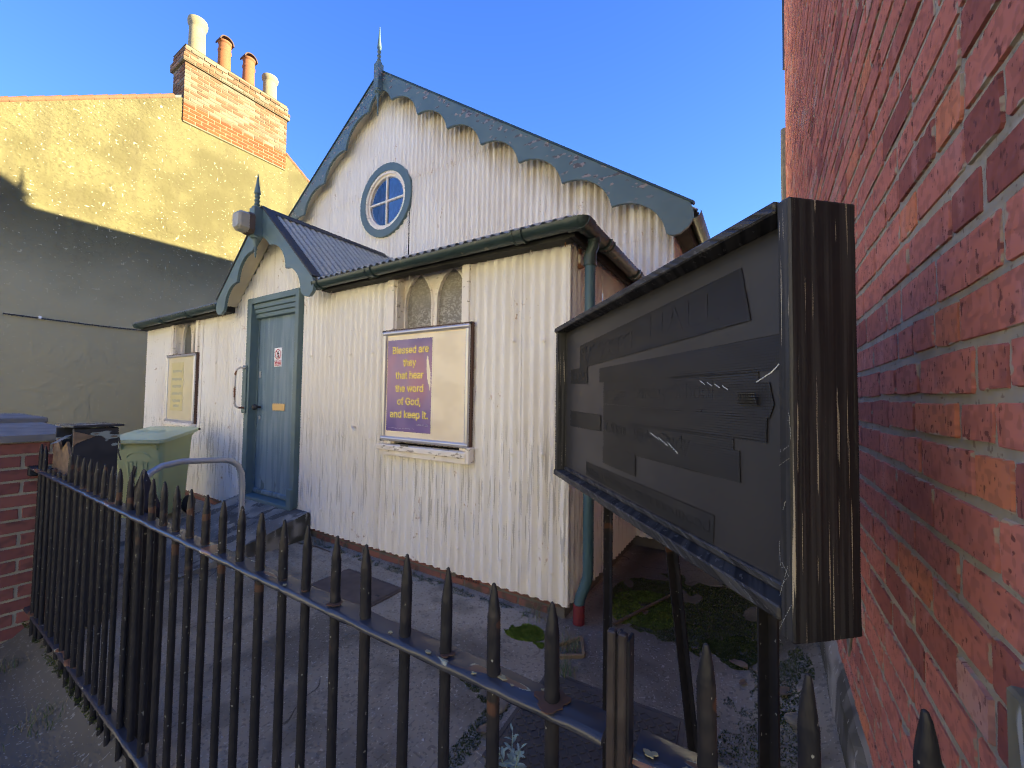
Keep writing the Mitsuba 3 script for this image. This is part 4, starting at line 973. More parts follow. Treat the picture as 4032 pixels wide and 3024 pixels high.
# ================================================================== BRICK PIER AND WALL ON THE LEFT
PXF = -3.83
PW = thing('brick_pier', 'low red brick garden pier with a grey stone cap at the left edge', 'pier')
body = obj('pier_body', bx(-4.62, PXF - 0.004, -0.6, 0.665, -0.25, E - 0.302), 'pier_mortar', PW)
z, r_ = E - 0.304 - 0.006, 0
while z > -0.2:
    a = -0.6 + (0.0 if r_ % 2 else 0.113)
    while a < 0.65:
        brick_obj(body, 'pier_brick', (PXF - 0.004, 0, 0), Y, Z, X, a + 0.005, min(a + 0.221, 0.66), z - 0.068, z, d=0.005, jit=0.002)
        a += 0.2265
    z -= 0.0785; r_ += 1
obj('cap', trimesh.convex.convex_hull(np.array([(x, y, z) for x in (-4.66, PXF + 0.035) for y in (-0.65, 0.77) for z in (E - 0.302, E - 0.262)] + [(-4.60, y, E - 0.225) for y in (-0.6, 0.72)] + [(-4.25, y, E - 0.228) for y in (-0.6, 0.72)])), 'cap_stone', PW)
G2 = thing('garden_wall', 'taller grey capped wall behind the brick pier, at the left edge', 'wall')
obj('wall_body', bx(-5.6, -4.68, -0.6, 0.72, -0.25, E - 0.235), 'pier_mortar', G2)
obj('coping', bx(-5.66, -4.63, -0.7, 0.755, E - 0.235, E - 0.19, 0.008), 'cap_stone', G2)

t = thing('broken_box', 'broken black timber box with torn plywood and a bent metal flap behind the railings', 'box')
bx0, bx1, by0, by1, bt = -3.80, -3.40, 0.655, 0.85, E - 0.212
obj('side_panel', bx(bx1 - 0.02, bx1, by0, by1, 0.0, bt, 0.003), 'box_black', t)
obj('side_panel', bx(bx0, bx0 + 0.02, by0, by1, 0.0, bt - 0.01), 'box_black', t)
obj('back_panel', bx(bx0 + 0.02, bx1 - 0.02, by1 - 0.02, by1, 0.0, bt), 'box_black', t)
fp_ = Polygon([(0.02, 0.0), (0.38, 0.0), (0.38, 0.92), (0.36, 1.0), (0.30, 0.94), (0.25, 1.02), (0.21, 0.96), (0.14, 1.04), (0.09, 0.98), (0.02, 1.06)])
obj('front_panel', frame(extr(fp_, 0.018), (bx0, by0 + 0.018, 0.0), X, Z, (0, -1, 0)), 'grey_slate', t)
obj('torn_plywood', frame(extr(Polygon([(0.02, 0.86), (0.06, 0.80), (0.11, 0.86), (0.15, 0.78), (0.2, 0.84), (0.26, 0.76), (0.32, 0.86), (0.385, 0.80), (0.385, 1.02), (0.32, 1.09), (0.2, 1.03), (0.1, 1.10), (0.02, 1.04)]), 0.012), (bx0, by0 + 0.002, 0.0), X, Z, (0, -1, 0)), 'raw_ply', t)
obj('top_board', frame(bx(-0.01, 0.42, -0.005, 0.215, 0, 0.012), (bx0, by0, bt + 0.001), (1, 0, 0.02), (0, 1, 0), (-0.02, 0, 1)), 'box_black', t)
obj('torn_veneer', frame(extr(Polygon([(0, 0), (0.09, -0.035), (0.015, -0.07), (0.0, -0.09)]), 0.004), (bx1 + 0.001, by0, bt - 0.012), Y, Z, X), 'raw_ply', t)
obj('metal_flap', frame(extr(Polygon([(0, 0), (0.17, 0.02), (0.15, 0.10), (-0.02, 0.09)]), 0.002), (bx0 + 0.17, by0 - 0.05, bt - 0.10), (0.96, -0.1, 0.05), (0.1, 0.75, 0.55)), 'sheet_metal', t)
obj('hanging_strip', tube([(bx1 + 0.004, by1 - 0.004, bt - 0.03), (bx1 + 0.012, by1 + 0.004, bt - 0.10), (bx1 + 0.006, by1, bt - 0.15), (bx1 + 0.02, by1 + 0.01, bt - 0.20)], 0.004, 5), 'box_black', t)

# ================================================================== IRON RAILINGS
FY = 0.58
IR = thing('iron_railings', 'black iron railings with bullet-tipped bars and a flaking rail across the foreground', 'railings')
pal = [-3.67, -3.569, -5.208 * FY, -5.004 * FY, -4.818 * FY, -4.629 * FY, -4.452 * FY, -4.267 * FY, -4.088 * FY, -3.928 * FY, -3.701 * FY, -3.51 * FY, -3.306 * FY, -3.115 * FY, -2.927 * FY, -2.739 * FY, -2.546 * FY, -2.355 * FY, -2.167 * FY,
       -1.981 * FY, -1.788 * FY, -1.614 * FY, -1.419 * FY, -1.239 * FY, -1.035 * FY, -0.856 * FY, -0.672 * FY, -0.484 * FY, -0.11 * FY, 0.07 * FY, 0.239 * FY]
stub = [-3.455, -3.345, -3.235, -3.125]
TIP, RAIL = E - 0.312, E - 0.464
def paling(x, top, blunt=False):
    r = 0.0106 * R.uniform(0.95, 1.06)
    lean, ly = R.uniform(-0.004, 0.004), R.uniform(-0.004, 0.004)
    if blunt:
        zz = [(0.0, r), (RAIL, r), (top, r), (top + 0.003, r * 0.7)]
    else:
        c = R.uniform(0.045, 0.060)
        zz = [(-0.06, r), (0.45, r), (RAIL, r), (RAIL + 0.004, r * 1.12), (RAIL + 0.012, r * 1.05), (top - c, r * 1.03), (top - c * 0.93, r * 0.97), (top - c * 0.55, r * 0.76), (top - c * 0.2, r * 0.46), (top - c * 0.04, r * 0.30), (top, r * 0.12)]
    pts = [(x + lean * (z - RAIL) * 6 * (z > RAIL) + R.uniform(-.0006, .0006), FY + ly * (z - RAIL) + R.uniform(-.0006, .0006), z) for z, _ in zz]
    return tube(pts, [q for _, q in zz], 12)
for x in sorted(pal):
    obj('paling', paling(x, TIP + R.uniform(-0.004, 0.004)), 'iron_black', IR, smooth=45)
for x in stub:
    obj('broken_paling', paling(x, RAIL + R.uniform(0.025, 0.04), True), 'iron_black', IR, smooth=45)
def rail_mesh(x0, x1, z, w=0.054, th=0.013, sag=0.004):
    n = max(4, int((x1 - x0) / 0.025))
    prof = np.array([(-w / 2, -th + 0.004), (-w / 2 + 0.004, -th), (w / 2 - 0.002, -th), (w / 2, -th + 0.003), (w / 2, -0.003), (w / 2 - 0.003, 0), (-w / 2 + 0.010, 0.0015), (-w / 2 + 0.003, -0.002)])
    xs = np.linspace(x0, x1, n)
    V, F, m = [], [], len(prof)
    for i, x in enumerate(xs):
        wob = meshkit.noise(np.array([[x * 30, k, 3.0] for k in range(m)])) - 0.5
        V += [(x, FY + a + wob[k] * 0.0025, z + b + wob[k] * 0.0025 + sag * math.sin(x * 1.3)) for k, (a, b) in enumerate(prof)]
        if i:
            for k in range(m):
                q = (k + 1) % m
                a, b = (i - 1) * m, i * m
                F += [[a + k, a + q, b + q], [a + k, b + q, b + k]]
    n0 = (len(xs) - 1) * m
    for k in range(1, m - 1): F += [[0, k + 1, k], [n0, n0 + k, n0 + k + 1]]
    t_ = trimesh.Trimesh(np.array(V), np.array(F), process=False)
    return t_
obj('top_rail', rail_mesh(-3.80, -0.193, RAIL), 'rail_black', IR, smooth=40)
obj('top_rail', rail_mesh(-0.150, 0.222, RAIL - 0.003), 'rail_black', IR, smooth=40)
obj('bottom_rail', rail_mesh(-3.80, 0.255, 0.075, 0.040, 0.012), 'rail_black', IR, smooth=40)
post = obj('gate_post', bx(-2.235, -2.095, 0.592, 0.665, -0.1, E - 0.462, 0.006), 'iron_black', IR)
obj('post_cap', trimesh.convex.convex_hull(np.array([(-2.235, 0.592, E - 0.462), (-2.095, 0.592, E - 0.462), (-2.095, 0.665, E - 0.462), (-2.235, 0.665, E - 0.462), (-2.185, 0.625, E - 0.312), (-2.172, 0.630, E - 0.312)])), 'iron_black', post)
for x in (-2.245, -2.222):
    obj('strap', tube([(x, 0.598, E - 0.47), (x + 0.012, 0.598, E - 0.38), (x + 0.034, 0.605, E - 0.300)], [0.006, 0.006, 0.003], 5), 'iron_black', post, smooth=40)
obj('wall_bracket', bx(-3.83, -3.79, 0.55, 0.61, RAIL - 0.05, RAIL + 0.012, 0.006), 'iron_black', IR)
# pair of flat bars where the rail is bolted together
for x in (-0.1815, -0.1670):
    obj('flat_bar', frame(bx(-0.0055, 0.0055, -0.006, 0.006, -0.05, RAIL + 0.158, 0.002), (x, 0.541, 0), (1, 0, 0), Y, (0.007, 0, 1)), 'bar_brown', IR)
    obj('bar_back', frame(bx(-0.0025, 0.0025, -0.012, 0.012, -0.05, RAIL + 0.15, 0.001), (x + 0.0065, 0.552, 0), (1, 0, 0), Y, (0.007, 0, 1)), 'iron_black', IR)
# rust bosses and flakes of paint on the rail
def blob(x, y, z, r, h, mat, nm, sq=1.0):
    n = 26
    rr = [r * (1 + 1.1 * (meshkit.noise(np.array([[x * 40 + 1.6 * math.cos(i * 2 * math.pi / n), y * 40 + 1.6 * math.sin(i * 2 * math.pi / n), 2.0]]))[0] - 0.5) + R.uniform(-.08, .08)) for i in range(n)]
    P = Polygon([(rr[i] * math.cos(i * 2 * math.pi / n), sq * rr[i] * math.sin(i * 2 * math.pi / n)) for i in range(n)])
    obj(nm, frame(extr(P, h), (x, y, z), X, Y), mat, IR)
for x, r in ((-1.419 * FY, 0.020), (-1.614 * FY, 0.012), (-1.788 * FY, 0.010), (-0.484 * FY, 0.026), (-0.85 * FY, 0.012), (-2.739 * FY, 0.012), (-2.927 * FY, 0.010)):
    blob(x + 0.003, FY - 0.001, RAIL + 0.0010, r, 0.0016, 'rust_bare', 'rust_patch', 0.85)
for x, y, r in ((-0.66 * FY + 0.012, 0.578, 0.007), (-0.72 * FY, 0.561, 0.004), (-0.60 * FY, 0.572, 0.003), (-0.9 * FY, 0.562, 0.005), (-0.13, 0.563, 0.008), (-0.083, 0.562, 0.006), (-0.055, 0.577, 0.005), (-1.08 * FY, 0.566, 0.004), (-0.30, 0.590, 0.004), (-1.72 * FY, 0.563, 0.005)):
    blob(x, y, RAIL + 0.0012, r, 0.0015, 'primer_flake', 'paint_flake', 0.7)

# ================================================================== NOTICE BOARD
SA = math.radians(42.5)
SU = np.array([-math.sin(SA), math.cos(SA), 0]); SN = np.array([-math.cos(SA), -math.sin(SA), 0])
SP = np.array([0.034, 0.698, E])
NB = thing('notice_board', 'large black timber notice board on thin iron legs, its lettering covered with black tape', 'notice board')
LEN = 1.172
def sb(u0, u1, n0, n1, z0, z1, c=0.003):
    """box in the board's own axes: u along it, n behind its front face (n > 0 is backwards)"""
    return frame(bx(u0, u1, -n1, -n0, z0, z1, c), SP, SU, -SN * -1.0 if False else np.cross(Z, SU), Z) if False else frame(bx(u0, u1, n0, n1, z0, z1, c), SP, SU, -SN, Z)
def wob_board(m, seed, amp=0.0006):
    m = trimesh.Trimesh(m.vertices, m.faces, process=True)
    v, f = trimesh.remesh.subdivide_to_size(m.vertices, m.faces, 0.06)
    v = v + amp * 2 * (meshkit.noise(v * 22, seed)[:, None] - 0.5) * np.array([1, 1, 1.0])
    return trimesh.Trimesh(v, f, process=True)
obj('end_board', wob_board(sb(0.0, 0.0235, 0.0, 0.117, -0.339, 0.2995), 3, 0.0008), 'black_timber', NB, smooth=30)
obj('end_board', wob_board(sb(LEN - 0.022, LEN, 0.004, 0.085, -0.306, 0.302), 4), 'black_timber', NB, smooth=30)
obj('top_board', wob_board(sb(0.0235, LEN - 0.0, -0.004, 0.085, 0.284, 0.303), 5), 'black_timber_rail', NB, smooth=30)
obj('bottom_board', wob_board(sb(0.0235, LEN - 0.002, -0.002, 0.085, -0.318, -0.296), 6), 'black_timber_rail', NB, smooth=30)
obj('bead', sb(0.0235, LEN - 0.022, 0.036, 0.048, -0.296, -0.282), 'black_timber_rail', NB)
obj('panel', sb(0.0235, LEN - 0.022, 0.045, 0.057, -0.296, 0.284, 0.001), 'board_panel', NB)
PN = 0.045
def tape(pts, lift, tear=0.0006):
    """strip of tape from its corners (u, z): edges slightly ragged, lifted off the panel"""
    P = Polygon(pts).segmentize(0.03)
    q = [(a + R.uniform(-tear, tear), b + R.uniform(-tear, tear) * 0.5) for a, b in list(P.exterior.coords)[:-1]]
    m = extr(Polygon(q).buffer(0), 0.0007)
    return obj('tape_strip', frame(m, SP - SN * (PN - lift), -SU, Z, SN), 'cloth_tape', NB) if False else obj('tape_strip', frame(mirror_u(m), SP - SN * (PN - lift), -SU, Z, SN), 'cloth_tape', NB)
def mirror_u(m):
    m = m.copy(); m.vertices[:, 0] *= -1; m.invert(); return m
for i, t_ in enumerate((
    [(0.983, 0.206), (0.145, 0.243), (0.137, 0.197), (0.983, 0.163)], [(0.982, 0.172), (0.136, 0.200), (0.124, 0.143), (0.982, 0.118)],
    [(1.02, 0.11), (0.985, 0.11)] and [(0.79, 0.106), (0.060, 0.110), (0.058, 0.052), (0.79, 0.058)], [(0.757, 0.060), (0.108, 0.052), (0.106, 0.028), (0.757, 0.012)],
    [(0.757, 0.041), (0.084, 0.033), (0.076, -0.004), (0.085, -0.027), (0.757, -0.012)], [(0.756, -0.014), (0.090, -0.026), (0.091, -0.068), (0.757, -0.066)],
    [(0.757, -0.062), (0.168, -0.066), (0.168, -0.10), (0.757, -0.112)], [(0.755, -0.100), (0.153, -0.088), (0.151, -0.146), (0.40, -0.150), (0.755, -0.156)],
    [(0.759, -0.150), (0.542, -0.146), (0.541, -0.209), (0.758, -0.205)], [(0.911, -0.225), (0.222, -0.223), (0.225, -0.281), (0.911, -0.272)],
    [(1.085, 0.121), (0.905, 0.121), (0.902, 0.058), (1.085, 0.064)], [(1.085, -0.045), (0.78, -0.050), (0.78, -0.105), (1.083, -0.108)])):
    tape(t_, 0.0012 + 0.0006 * (i % 3))
def raised(s_, u_left, u_right, z, h):
    return obj('lettering', text_on(s_, u_left - u_right, h, SP + SU * (u_left + u_right) / 2 + Z * z - SN * (PN - 0.0021), -SU, Z, SN, 0.0008, False), 'cloth_tape', NB)
raised('THE GOSPEL', 0.965, 0.54, 0.138, 0.058)
raised('HALL', 0.47, 0.20, 0.160, 0.058)
raised('Sunday', 1.07, 0.915, 0.078, 0.032)
for s_, z_ in (('10.30am', 0.068), ('12.15pm', 0.002), ('6.30pm', -0.052), ('7.30pm', -0.104)):
    raised(s_, 0.745, 0.600, z_, 0.034)
for s_, z_, ur in (('Breaking of Bread', 0.066, 0.085), ('Sunday School', 0.004, 0.22), ('Gospel Meeting', -0.053, 0.20), ('Bible Study', -0.112, 0.30)):
    raised(s_, 0.550, ur, z_, 0.036)
raised('Wednesday', 1.075, 0.79, -0.092, 0.030)
raised('other meetings as announced', 0.90, 0.235, -0.262, 0.026)
for a in range(4):
    u_ = 0.26 - 0.022 * a
    obj('frayed_thread', tube([SP + SU * u_ + Z * (0.042 - 0.004 * a) - SN * (PN - 0.004), SP + SU * (u_ - 0.020) + Z * (0.034 - 0.004 * a) - SN * (PN - 0.008)], 0.0007, 4), 'tape_thread', NB)
for a in range(3):
    u_ = 0.46 - 0.04 * a
    obj('frayed_thread', tube([SP + SU * u_ + Z * (-0.082 - 0.008 * a) - SN * (PN - 0.004), SP + SU * (u_ - 0.045) + Z * (-0.094 - 0.012 * a) - SN * (PN - 0.007)], 0.0007, 4), 'tape_thread', NB)
obj('frayed_thread', tube([SP + SU * 0.03 + Z * 0.10 - SN * 0.03, SP + SU * 0.028 + Z * 0.06 - SN * 0.01, SP + SU * 0.035 + Z * 0.045 - SN * 0.0, SP + SU * 0.075 + Z * 0.032 - SN * 0.01], 0.0009, 4), 'tape_thread', NB)
obj('peeling_flap', frame(grid(np.linspace(0, 0.045, 6), np.linspace(0, 0.02, 4), lambda a, b: np.stack([a, b, 0.004 + 0.010 * np.sin(a * 60) * (b / 0.02)], -1)), SP + SU * 0.15 + Z * -0.005 - SN * (PN - 0.004), -SU, Z, SN), 'cloth_tape', NB, smooth=True)
# iron legs and the brace
def angle_iron(p, q, w=0.034, th=0.004):
    p, q = np.array(p, float), np.array(q, float); d = (q - p); L = np.linalg.norm(d); d /= L
    a = SU - d * (SU @ d); a /= np.linalg.norm(a)
    b = np.cross(d, a)
    P = Polygon([(-w / 2, 0), (w / 2, 0), (w / 2, w), (w / 2 - th, w), (w / 2 - th, th), (-w / 2, th)])
    return frame(extr(P, L), p, a, b, d)
for u_ in (0.80, 0.133):
    g = SP + SU * u_ - SN * 0.092
    obj('leg', angle_iron((g[0], g[1], -0.15), (g[0], g[1], E + 0.25), 0.023), 'iron_black', NB)
b0 = SP + SU * 0.535 - SN * 0.10
obj('brace', angle_iron((-0.172, 1.54, gh(-0.172, 1.54) - 0.05), (b0[0], b0[1], E + 0.1), 0.026), 'iron_black', NB)
obj('cross_strap', sb(0.10, 0.85, 0.086, 0.091, -0.10, -0.06), 'iron_black', NB)
# cobweb threads
obj('cobweb', cat([tube([SP + SU * (0.01 + R.uniform(-.01, .012)) + Z * (z_ := R.uniform(-0.3, 0.02)) - SN * -0.0015, SP + SU * (0.012 + R.uniform(-.012, .012)) + Z * (z_ + R.uniform(-.05, .05)) - SN * -0.002], 0.00012, 3) for _ in range(12)]), 'tape_thread', NB, kind='stuff')

# ================================================================== YARD THINGS
t = thing('handrail', 'grey galvanised tubular hoop handrail beside the ramp to the door', 'handrail')
hx = -3.58
obj('tube', tube([(hx, 1.648, 0.0), (hx, 1.648, E - 0.72), (hx, 1.640, E - 0.63), (hx, 1.612, E - 0.565), (hx, 1.565, E - 0.525), (hx, 1.50, E - 0.508), (hx, 1.24, E - 0.488), (hx, 1.13, E - 0.505), (hx, 1.07, E - 0.54), (hx, 1.03, E - 0.585), (hx, 1.012, E - 0.65), (hx, 1.008, 0.0)], 0.0215, 14), 'steel', t, smooth=50)
for y_ in (1.648, 1.008):
    obj('base_plate', lathe([(0, 0), (0.055, 0), (0.055, 0.006), (0.026, 0.008), (0.026, 0.03), (0, 0.03)], 14, (hx, y_, gh(hx, y_))), 'steel', t, smooth=40)

t = thing('wheelie_bin', 'pale green wheeled rubbish bin with a closed lid left of the blue door', 'bin')
bd = np.array([-0.64, 0.77, 0]); bd /= np.linalg.norm(bd); bw = np.array([-0.77, -0.64, 0]); bw /= np.linalg.norm(bw)
bo = np.array([-5.41, 1.70, 0.0])
def bp(a, b, z): return bo + bd * a + bw * b + Z * z
def loft(rings, caps=True):
    """skin over closed rings with the same number of points"""
    n = len(rings[0]); V = np.vstack(rings); F = []
    for i in range(len(rings) - 1):
        for j in range(n):
            k_ = (j + 1) % n
            F += [[i * n + j, i * n + k_, (i + 1) * n + k_], [i * n + j, (i + 1) * n + k_, (i + 1) * n + j]]
    if caps:
        for j in range(1, n - 1):
            F += [[0, j + 1, j], [(len(rings) - 1) * n, (len(rings) - 1) * n + j, (len(rings) - 1) * n + j + 1]]
    return trimesh.Trimesh(V, F, process=False)
def rrect(a0, a1, b0, b1, z, c, zs=0.0):
    pts = []
    for ca, cb, s_ in ((a1 - c, b1 - c, 0), (a0 + c, b1 - c, 90), (a0 + c, b0 + c, 180), (a1 - c, b0 + c, 270)):
        pts += arc((ca, cb), c, s_, s_ + 90, 4)
    return np.array([bp(a, b, z + zs * a) for a, b in pts])
body = obj('body', loft([rrect(0.075, 0.47, 0.045, 0.435, 0.06, 0.04), rrect(0.07, 0.48, 0.04, 0.44, 0.10, 0.04), rrect(0.01, 0.52, 0.005, 0.475, 0.84, 0.045, 0.13), rrect(-0.005, 0.53, -0.008, 0.488, 0.845, 0.05, 0.13), rrect(-0.005, 0.53, -0.008, 0.488, 0.885, 0.05, 0.13)]), 'bin_green', t, smooth=35)
obj('lid', loft([rrect(-0.05, 0.57, -0.035, 0.515, 0.868, 0.06, 0.14), rrect(-0.055, 0.575, -0.04, 0.52, 0.905, 0.065, 0.14), rrect(-0.025, 0.555, -0.012, 0.492, 0.918, 0.06, 0.14), rrect(0.05, 0.47, 0.05, 0.43, 0.945, 0.07, 0.11), rrect(0.09, 0.43, 0.09, 0.39, 0.950, 0.06, 0.10)]), 'bin_lid', t, smooth=35)
obj('lid_boss', loft([rrect(0.08, 0.24, 0.10, 0.22, 0.948, 0.05, 0.12), rrect(0.10, 0.22, 0.12, 0.20, 0.966, 0.035, 0.12)]), 'bin_lid', t, smooth=40)
obj('lid_boss', loft([rrect(0.08, 0.24, 0.27, 0.39, 0.948, 0.05, 0.12), rrect(0.10, 0.22, 0.29, 0.37, 0.966, 0.035, 0.12)]), 'bin_lid', t, smooth=40)
obj('handle', tube([bp(0.57, 0.01, 0.955), bp(0.60, 0.02, 0.96), bp(0.60, 0.46, 0.96), bp(0.57, 0.47, 0.955)], 0.014, 8), 'bin_green', t, smooth=50)
obj('hinge', tube([bp(0.575, -0.03, 0.965), bp(0.575, 0.01, 0.965)], 0.013, 8), 'rubber', t, smooth=50)
for b_ in (0.06, 0.40):
    obj('rib', loft([rrect(0.0, 0.05, b_ - 0.012, b_ + 0.012, 0.79, 0.004, 0.13), rrect(-0.02, 0.05, b_ - 0.012, b_ + 0.012, 0.85, 0.004, 0.13)]), 'bin_green', t)
for b_ in (0.02, 0.42):
    wv = lathe([(0, -0.025), (0.09, -0.025), (0.1, -0.015), (0.1, 0.015), (0.09, 0.025), (0, 0.025)], 20)
    obj('wheel', frame(wv, bp(0.50, b_, 0.10), Z, bd, bw), 'rubber', t, smooth=40)
slp = np.array([0.0, 0, 0])
def face_pt(b, z):                          # on the front face, which leans
    f_ = (z - 0.10) / 0.74
    return bp(0.07 - 0.06 * f_ - 0.002, b, z)
obj('crest', tube([face_pt(0.24 + 0.11 * math.cos(q), 0.70 + 0.06 * math.sin(q)) for q in np.linspace(0.15, math.pi - 0.15, 12)], 0.006, 6), 'bin_green', body, smooth=50)
for a_, b_ in (((0.34, 0.66), (0.33, 0.50)), ((0.30, 0.665), (0.28, 0.50)), ((0.26, 0.67), (0.27, 0.50)), ((0.20, 0.665), (0.19, 0.49)), ((0.15, 0.66), (0.17, 0.50)), ((0.33, 0.50), (0.24, 0.47)), ((0.24, 0.47), (0.17, 0.50))):
    obj('crest', tube([face_pt(*a_), face_pt(*b_)], 0.006, 6), 'bin_green', body, smooth=50)

def manhole(name, label, x0, x1, y0, y1, mat, rot=0.0, tread=False):
    t = thing(name, label, 'manhole cover')
    z = gh((x0 + x1) / 2, (y0 + y1) / 2) + 0.004
    cx, cy = (x0 + x1) / 2, (y0 + y1) / 2
    M = trimesh.transformations.rotation_matrix(rot, (0, 0, 1), (cx, cy, 0))
    p = bx(x0, x1, y0, y1, z - 0.02, z + 0.006, 0.002); p.apply_transform(M)
    obj('plate', p, mat, t)
    fr = cat([bx(x0 - 0.022, x0 - 0.004, y0 - 0.022, y1 + 0.022, z - 0.02, z + 0.003), bx(x1 + 0.004, x1 + 0.022, y0 - 0.022, y1 + 0.022, z - 0.02, z + 0.003), bx(x0 - 0.004, x1 + 0.004, y0 - 0.022, y0 - 0.004, z - 0.02, z + 0.003), bx(x0 - 0.004, x1 + 0.004, y1 + 0.004, y1 + 0.022, z - 0.02, z + 0.003)])
    fr.apply_transform(M)
    obj('frame', fr, mat, t)
    if tread:
        bars = []
        for i, a in enumerate(np.arange(x0 + 0.018, x1 - 0.01, 0.027)):
            for j, b in enumerate(np.arange(y0 + 0.018, y1 - 0.01, 0.027)):
                m = bx(-0.0115, 0.0115, -0.0045, 0.0045, 0, 0.0045, 0.0012)
                m.apply_transform(trimesh.transformations.rotation_matrix(math.pi / 4 * (1 if (i + j) % 2 else -1), (0, 0, 1)))
                m.apply_translation((a, b, z + 0.005)); bars.append(m)
        m = cat(bars); m.apply_transform(M)
        obj('tread_pattern', m, mat, t, kind='stuff')
    for a, b in ((x0 + 0.05, cy), (x1 - 0.05, cy)):
        kh = bx(a - 0.018, a + 0.018, b - 0.007, b + 0.007, z + 0.0062, z + 0.0070); kh.apply_transform(M)
        obj('keyhole', kh, 'dark_inside', t)
manhole('manhole_cover', 'smooth rusty brown manhole cover in the yard just below the chapel wall', -2.80, -2.22, 1.775, 2.085, 'manhole_iron')
manhole('manhole_cover', 'dark manhole cover with raised tread pattern behind the railings under the notice board', -0.93, -0.30, 1.36, 1.90, 'manhole_dark', 0.05, True)

t = thing('drain_gully', 'sunken gully edged with rough timber strips beside the foot of the downpipe', 'gully')
for p_, q_ in (((-1.02, 2.06), (-0.90, 2.24)), ((-0.90, 2.24), (-0.83, 2.10)), ((-0.83, 2.10), (-0.94, 2.02)), ((-1.06, 2.10), (-0.94, 2.02))):
    p3, q3 = np.array([p_[0], p_[1], gh(*p_) + 0.004]), np.array([q_[0], q_[1], gh(*q_) + 0.006])
    d = (q3 - p3); L = np.linalg.norm(d); d /= L; s_ = np.cross(Z, d)
    obj('edge_strip', frame(bx(0, L, -0.008, 0.008, -0.02, 0.014, 0.003), p3, d, s_, np.cross(d, s_)), 'gully_wood', t)

# moss: small tufts by the thousand
def tufts(pts, size, seed):
    g = np.random.default_rng(seed); V, F = [], []
    for x, y in pts:
        z = gh(x, y) if len(pts) < 50 else 0
    P = np.array(pts); zz = ground_h(P[:, 0], P[:, 1])
    n = len(P)
    for k_ in range(3):
        a = g.uniform(0, 2 * np.pi, n); s_ = size * g.uniform(0.5, 1.3, n); lean = g.uniform(-0.6, 0.6, (n, 2)) * s_[:, None]
        dx, dy = np.cos(a) * s_ * 0.55, np.sin(a) * s_ * 0.55
        v = np.stack([np.stack([P[:, 0] - dx, P[:, 1] - dy, zz - 0.001], 1), np.stack([P[:, 0] + dx, P[:, 1] + dy, zz - 0.001], 1), np.stack([P[:, 0] + lean[:, 0], P[:, 1] + lean[:, 1], zz + s_ * 0.8], 1)], 1).reshape(-1, 3)
        V.append(v); F.append(np.arange(3 * n).reshape(-1, 3) + k_ * 3 * n)
    return (np.vstack(V), np.vstack(F))
def patch(cx, cy, rx, ry, n, seed, rot=0.0, thr=0.42, fq=9):
    g = np.random.default_rng(seed)
    a = g.uniform(-1, 1, (n * 3, 2)); a = a[(a ** 2).sum(1) < 1]
    x = cx + (a[:, 0] * math.cos(rot) - a[:, 1] * math.sin(rot) * ry / rx) * rx; y = cy + (a[:, 0] * math.sin(rot) * rx / ry + a[:, 1] * math.cos(rot)) * ry
    keep = meshkit.fbm(np.stack([x * fq, y * fq, x * 0 + seed], -1), 3) - 0.22 * (a ** 2).sum(1) > thr - 0.10
    return np.stack([x, y], -1)[keep][:n]
def moss(label, mat, patches, size, seed, cat_='moss'):
    k_ = obj('moss', tufts(np.vstack(patches), size, seed), mat)
    labels[k_] = {'label': label, 'category': cat_, 'kind': 'stuff'}
moss('bright green cushion of moss on the pale concrete near the downpipe', 'moss_green', [patch(-1.20, 2.125, 0.13, 0.085, 3500, 1, 0.3, 0.38), patch(-1.10, 2.06, 0.06, 0.04, 700, 2)], 0.008, 1)
moss('dark moss carpeting the damp passage between chapel and red brick wall', 'moss_dark', [patch(-0.45, 2.95, 0.5, 0.5, 24000, 3, 0, 0.40, 5), patch(-0.2, 2.6, 0.25, 0.2, 6000, 4, 0, 0.44), patch(0.06, 2.35, 0.13, 0.3, 2600, 5, 0, 0.47, 14), patch(-0.05, 1.95, 0.2, 0.3, 1800, 6, 0, 0.52, 14)], 0.0055, 2)
moss('patch of brighter moss in the passage beside the downpipe, behind the notice board leg', 'moss_green', [patch(-0.68, 2.78, 0.24, 0.26, 9000, 7, 0, 0.40, 6)], 0.0055, 9)
moss('dark mossy dirt in the cracks of the yard around the treaded manhole', 'moss_dark', [patch(-1.02, 1.42, 0.05, 0.28, 1500, 11, 0, 0.40, 22), patch(-1.25, 1.62, 0.20, 0.03, 700, 12, -0.35, 0.36, 16), patch(-0.62, 1.30, 0.3, 0.06, 1200, 13, 0, 0.38, 16), patch(-0.25, 1.55, 0.05, 0.25, 900, 14, 0, 0.36, 16), patch(-2.3, 2.30, 1.3, 0.045, 2600, 15, 0, 0.46, 20)], 0.005, 3)
moss('sparse weedy moss along the pavement foot of the railings', 'moss_dark', [patch(-3.1, 0.57, 0.8, 0.018, 700, 21, 0, 0.38, 25)], 0.005, 4)

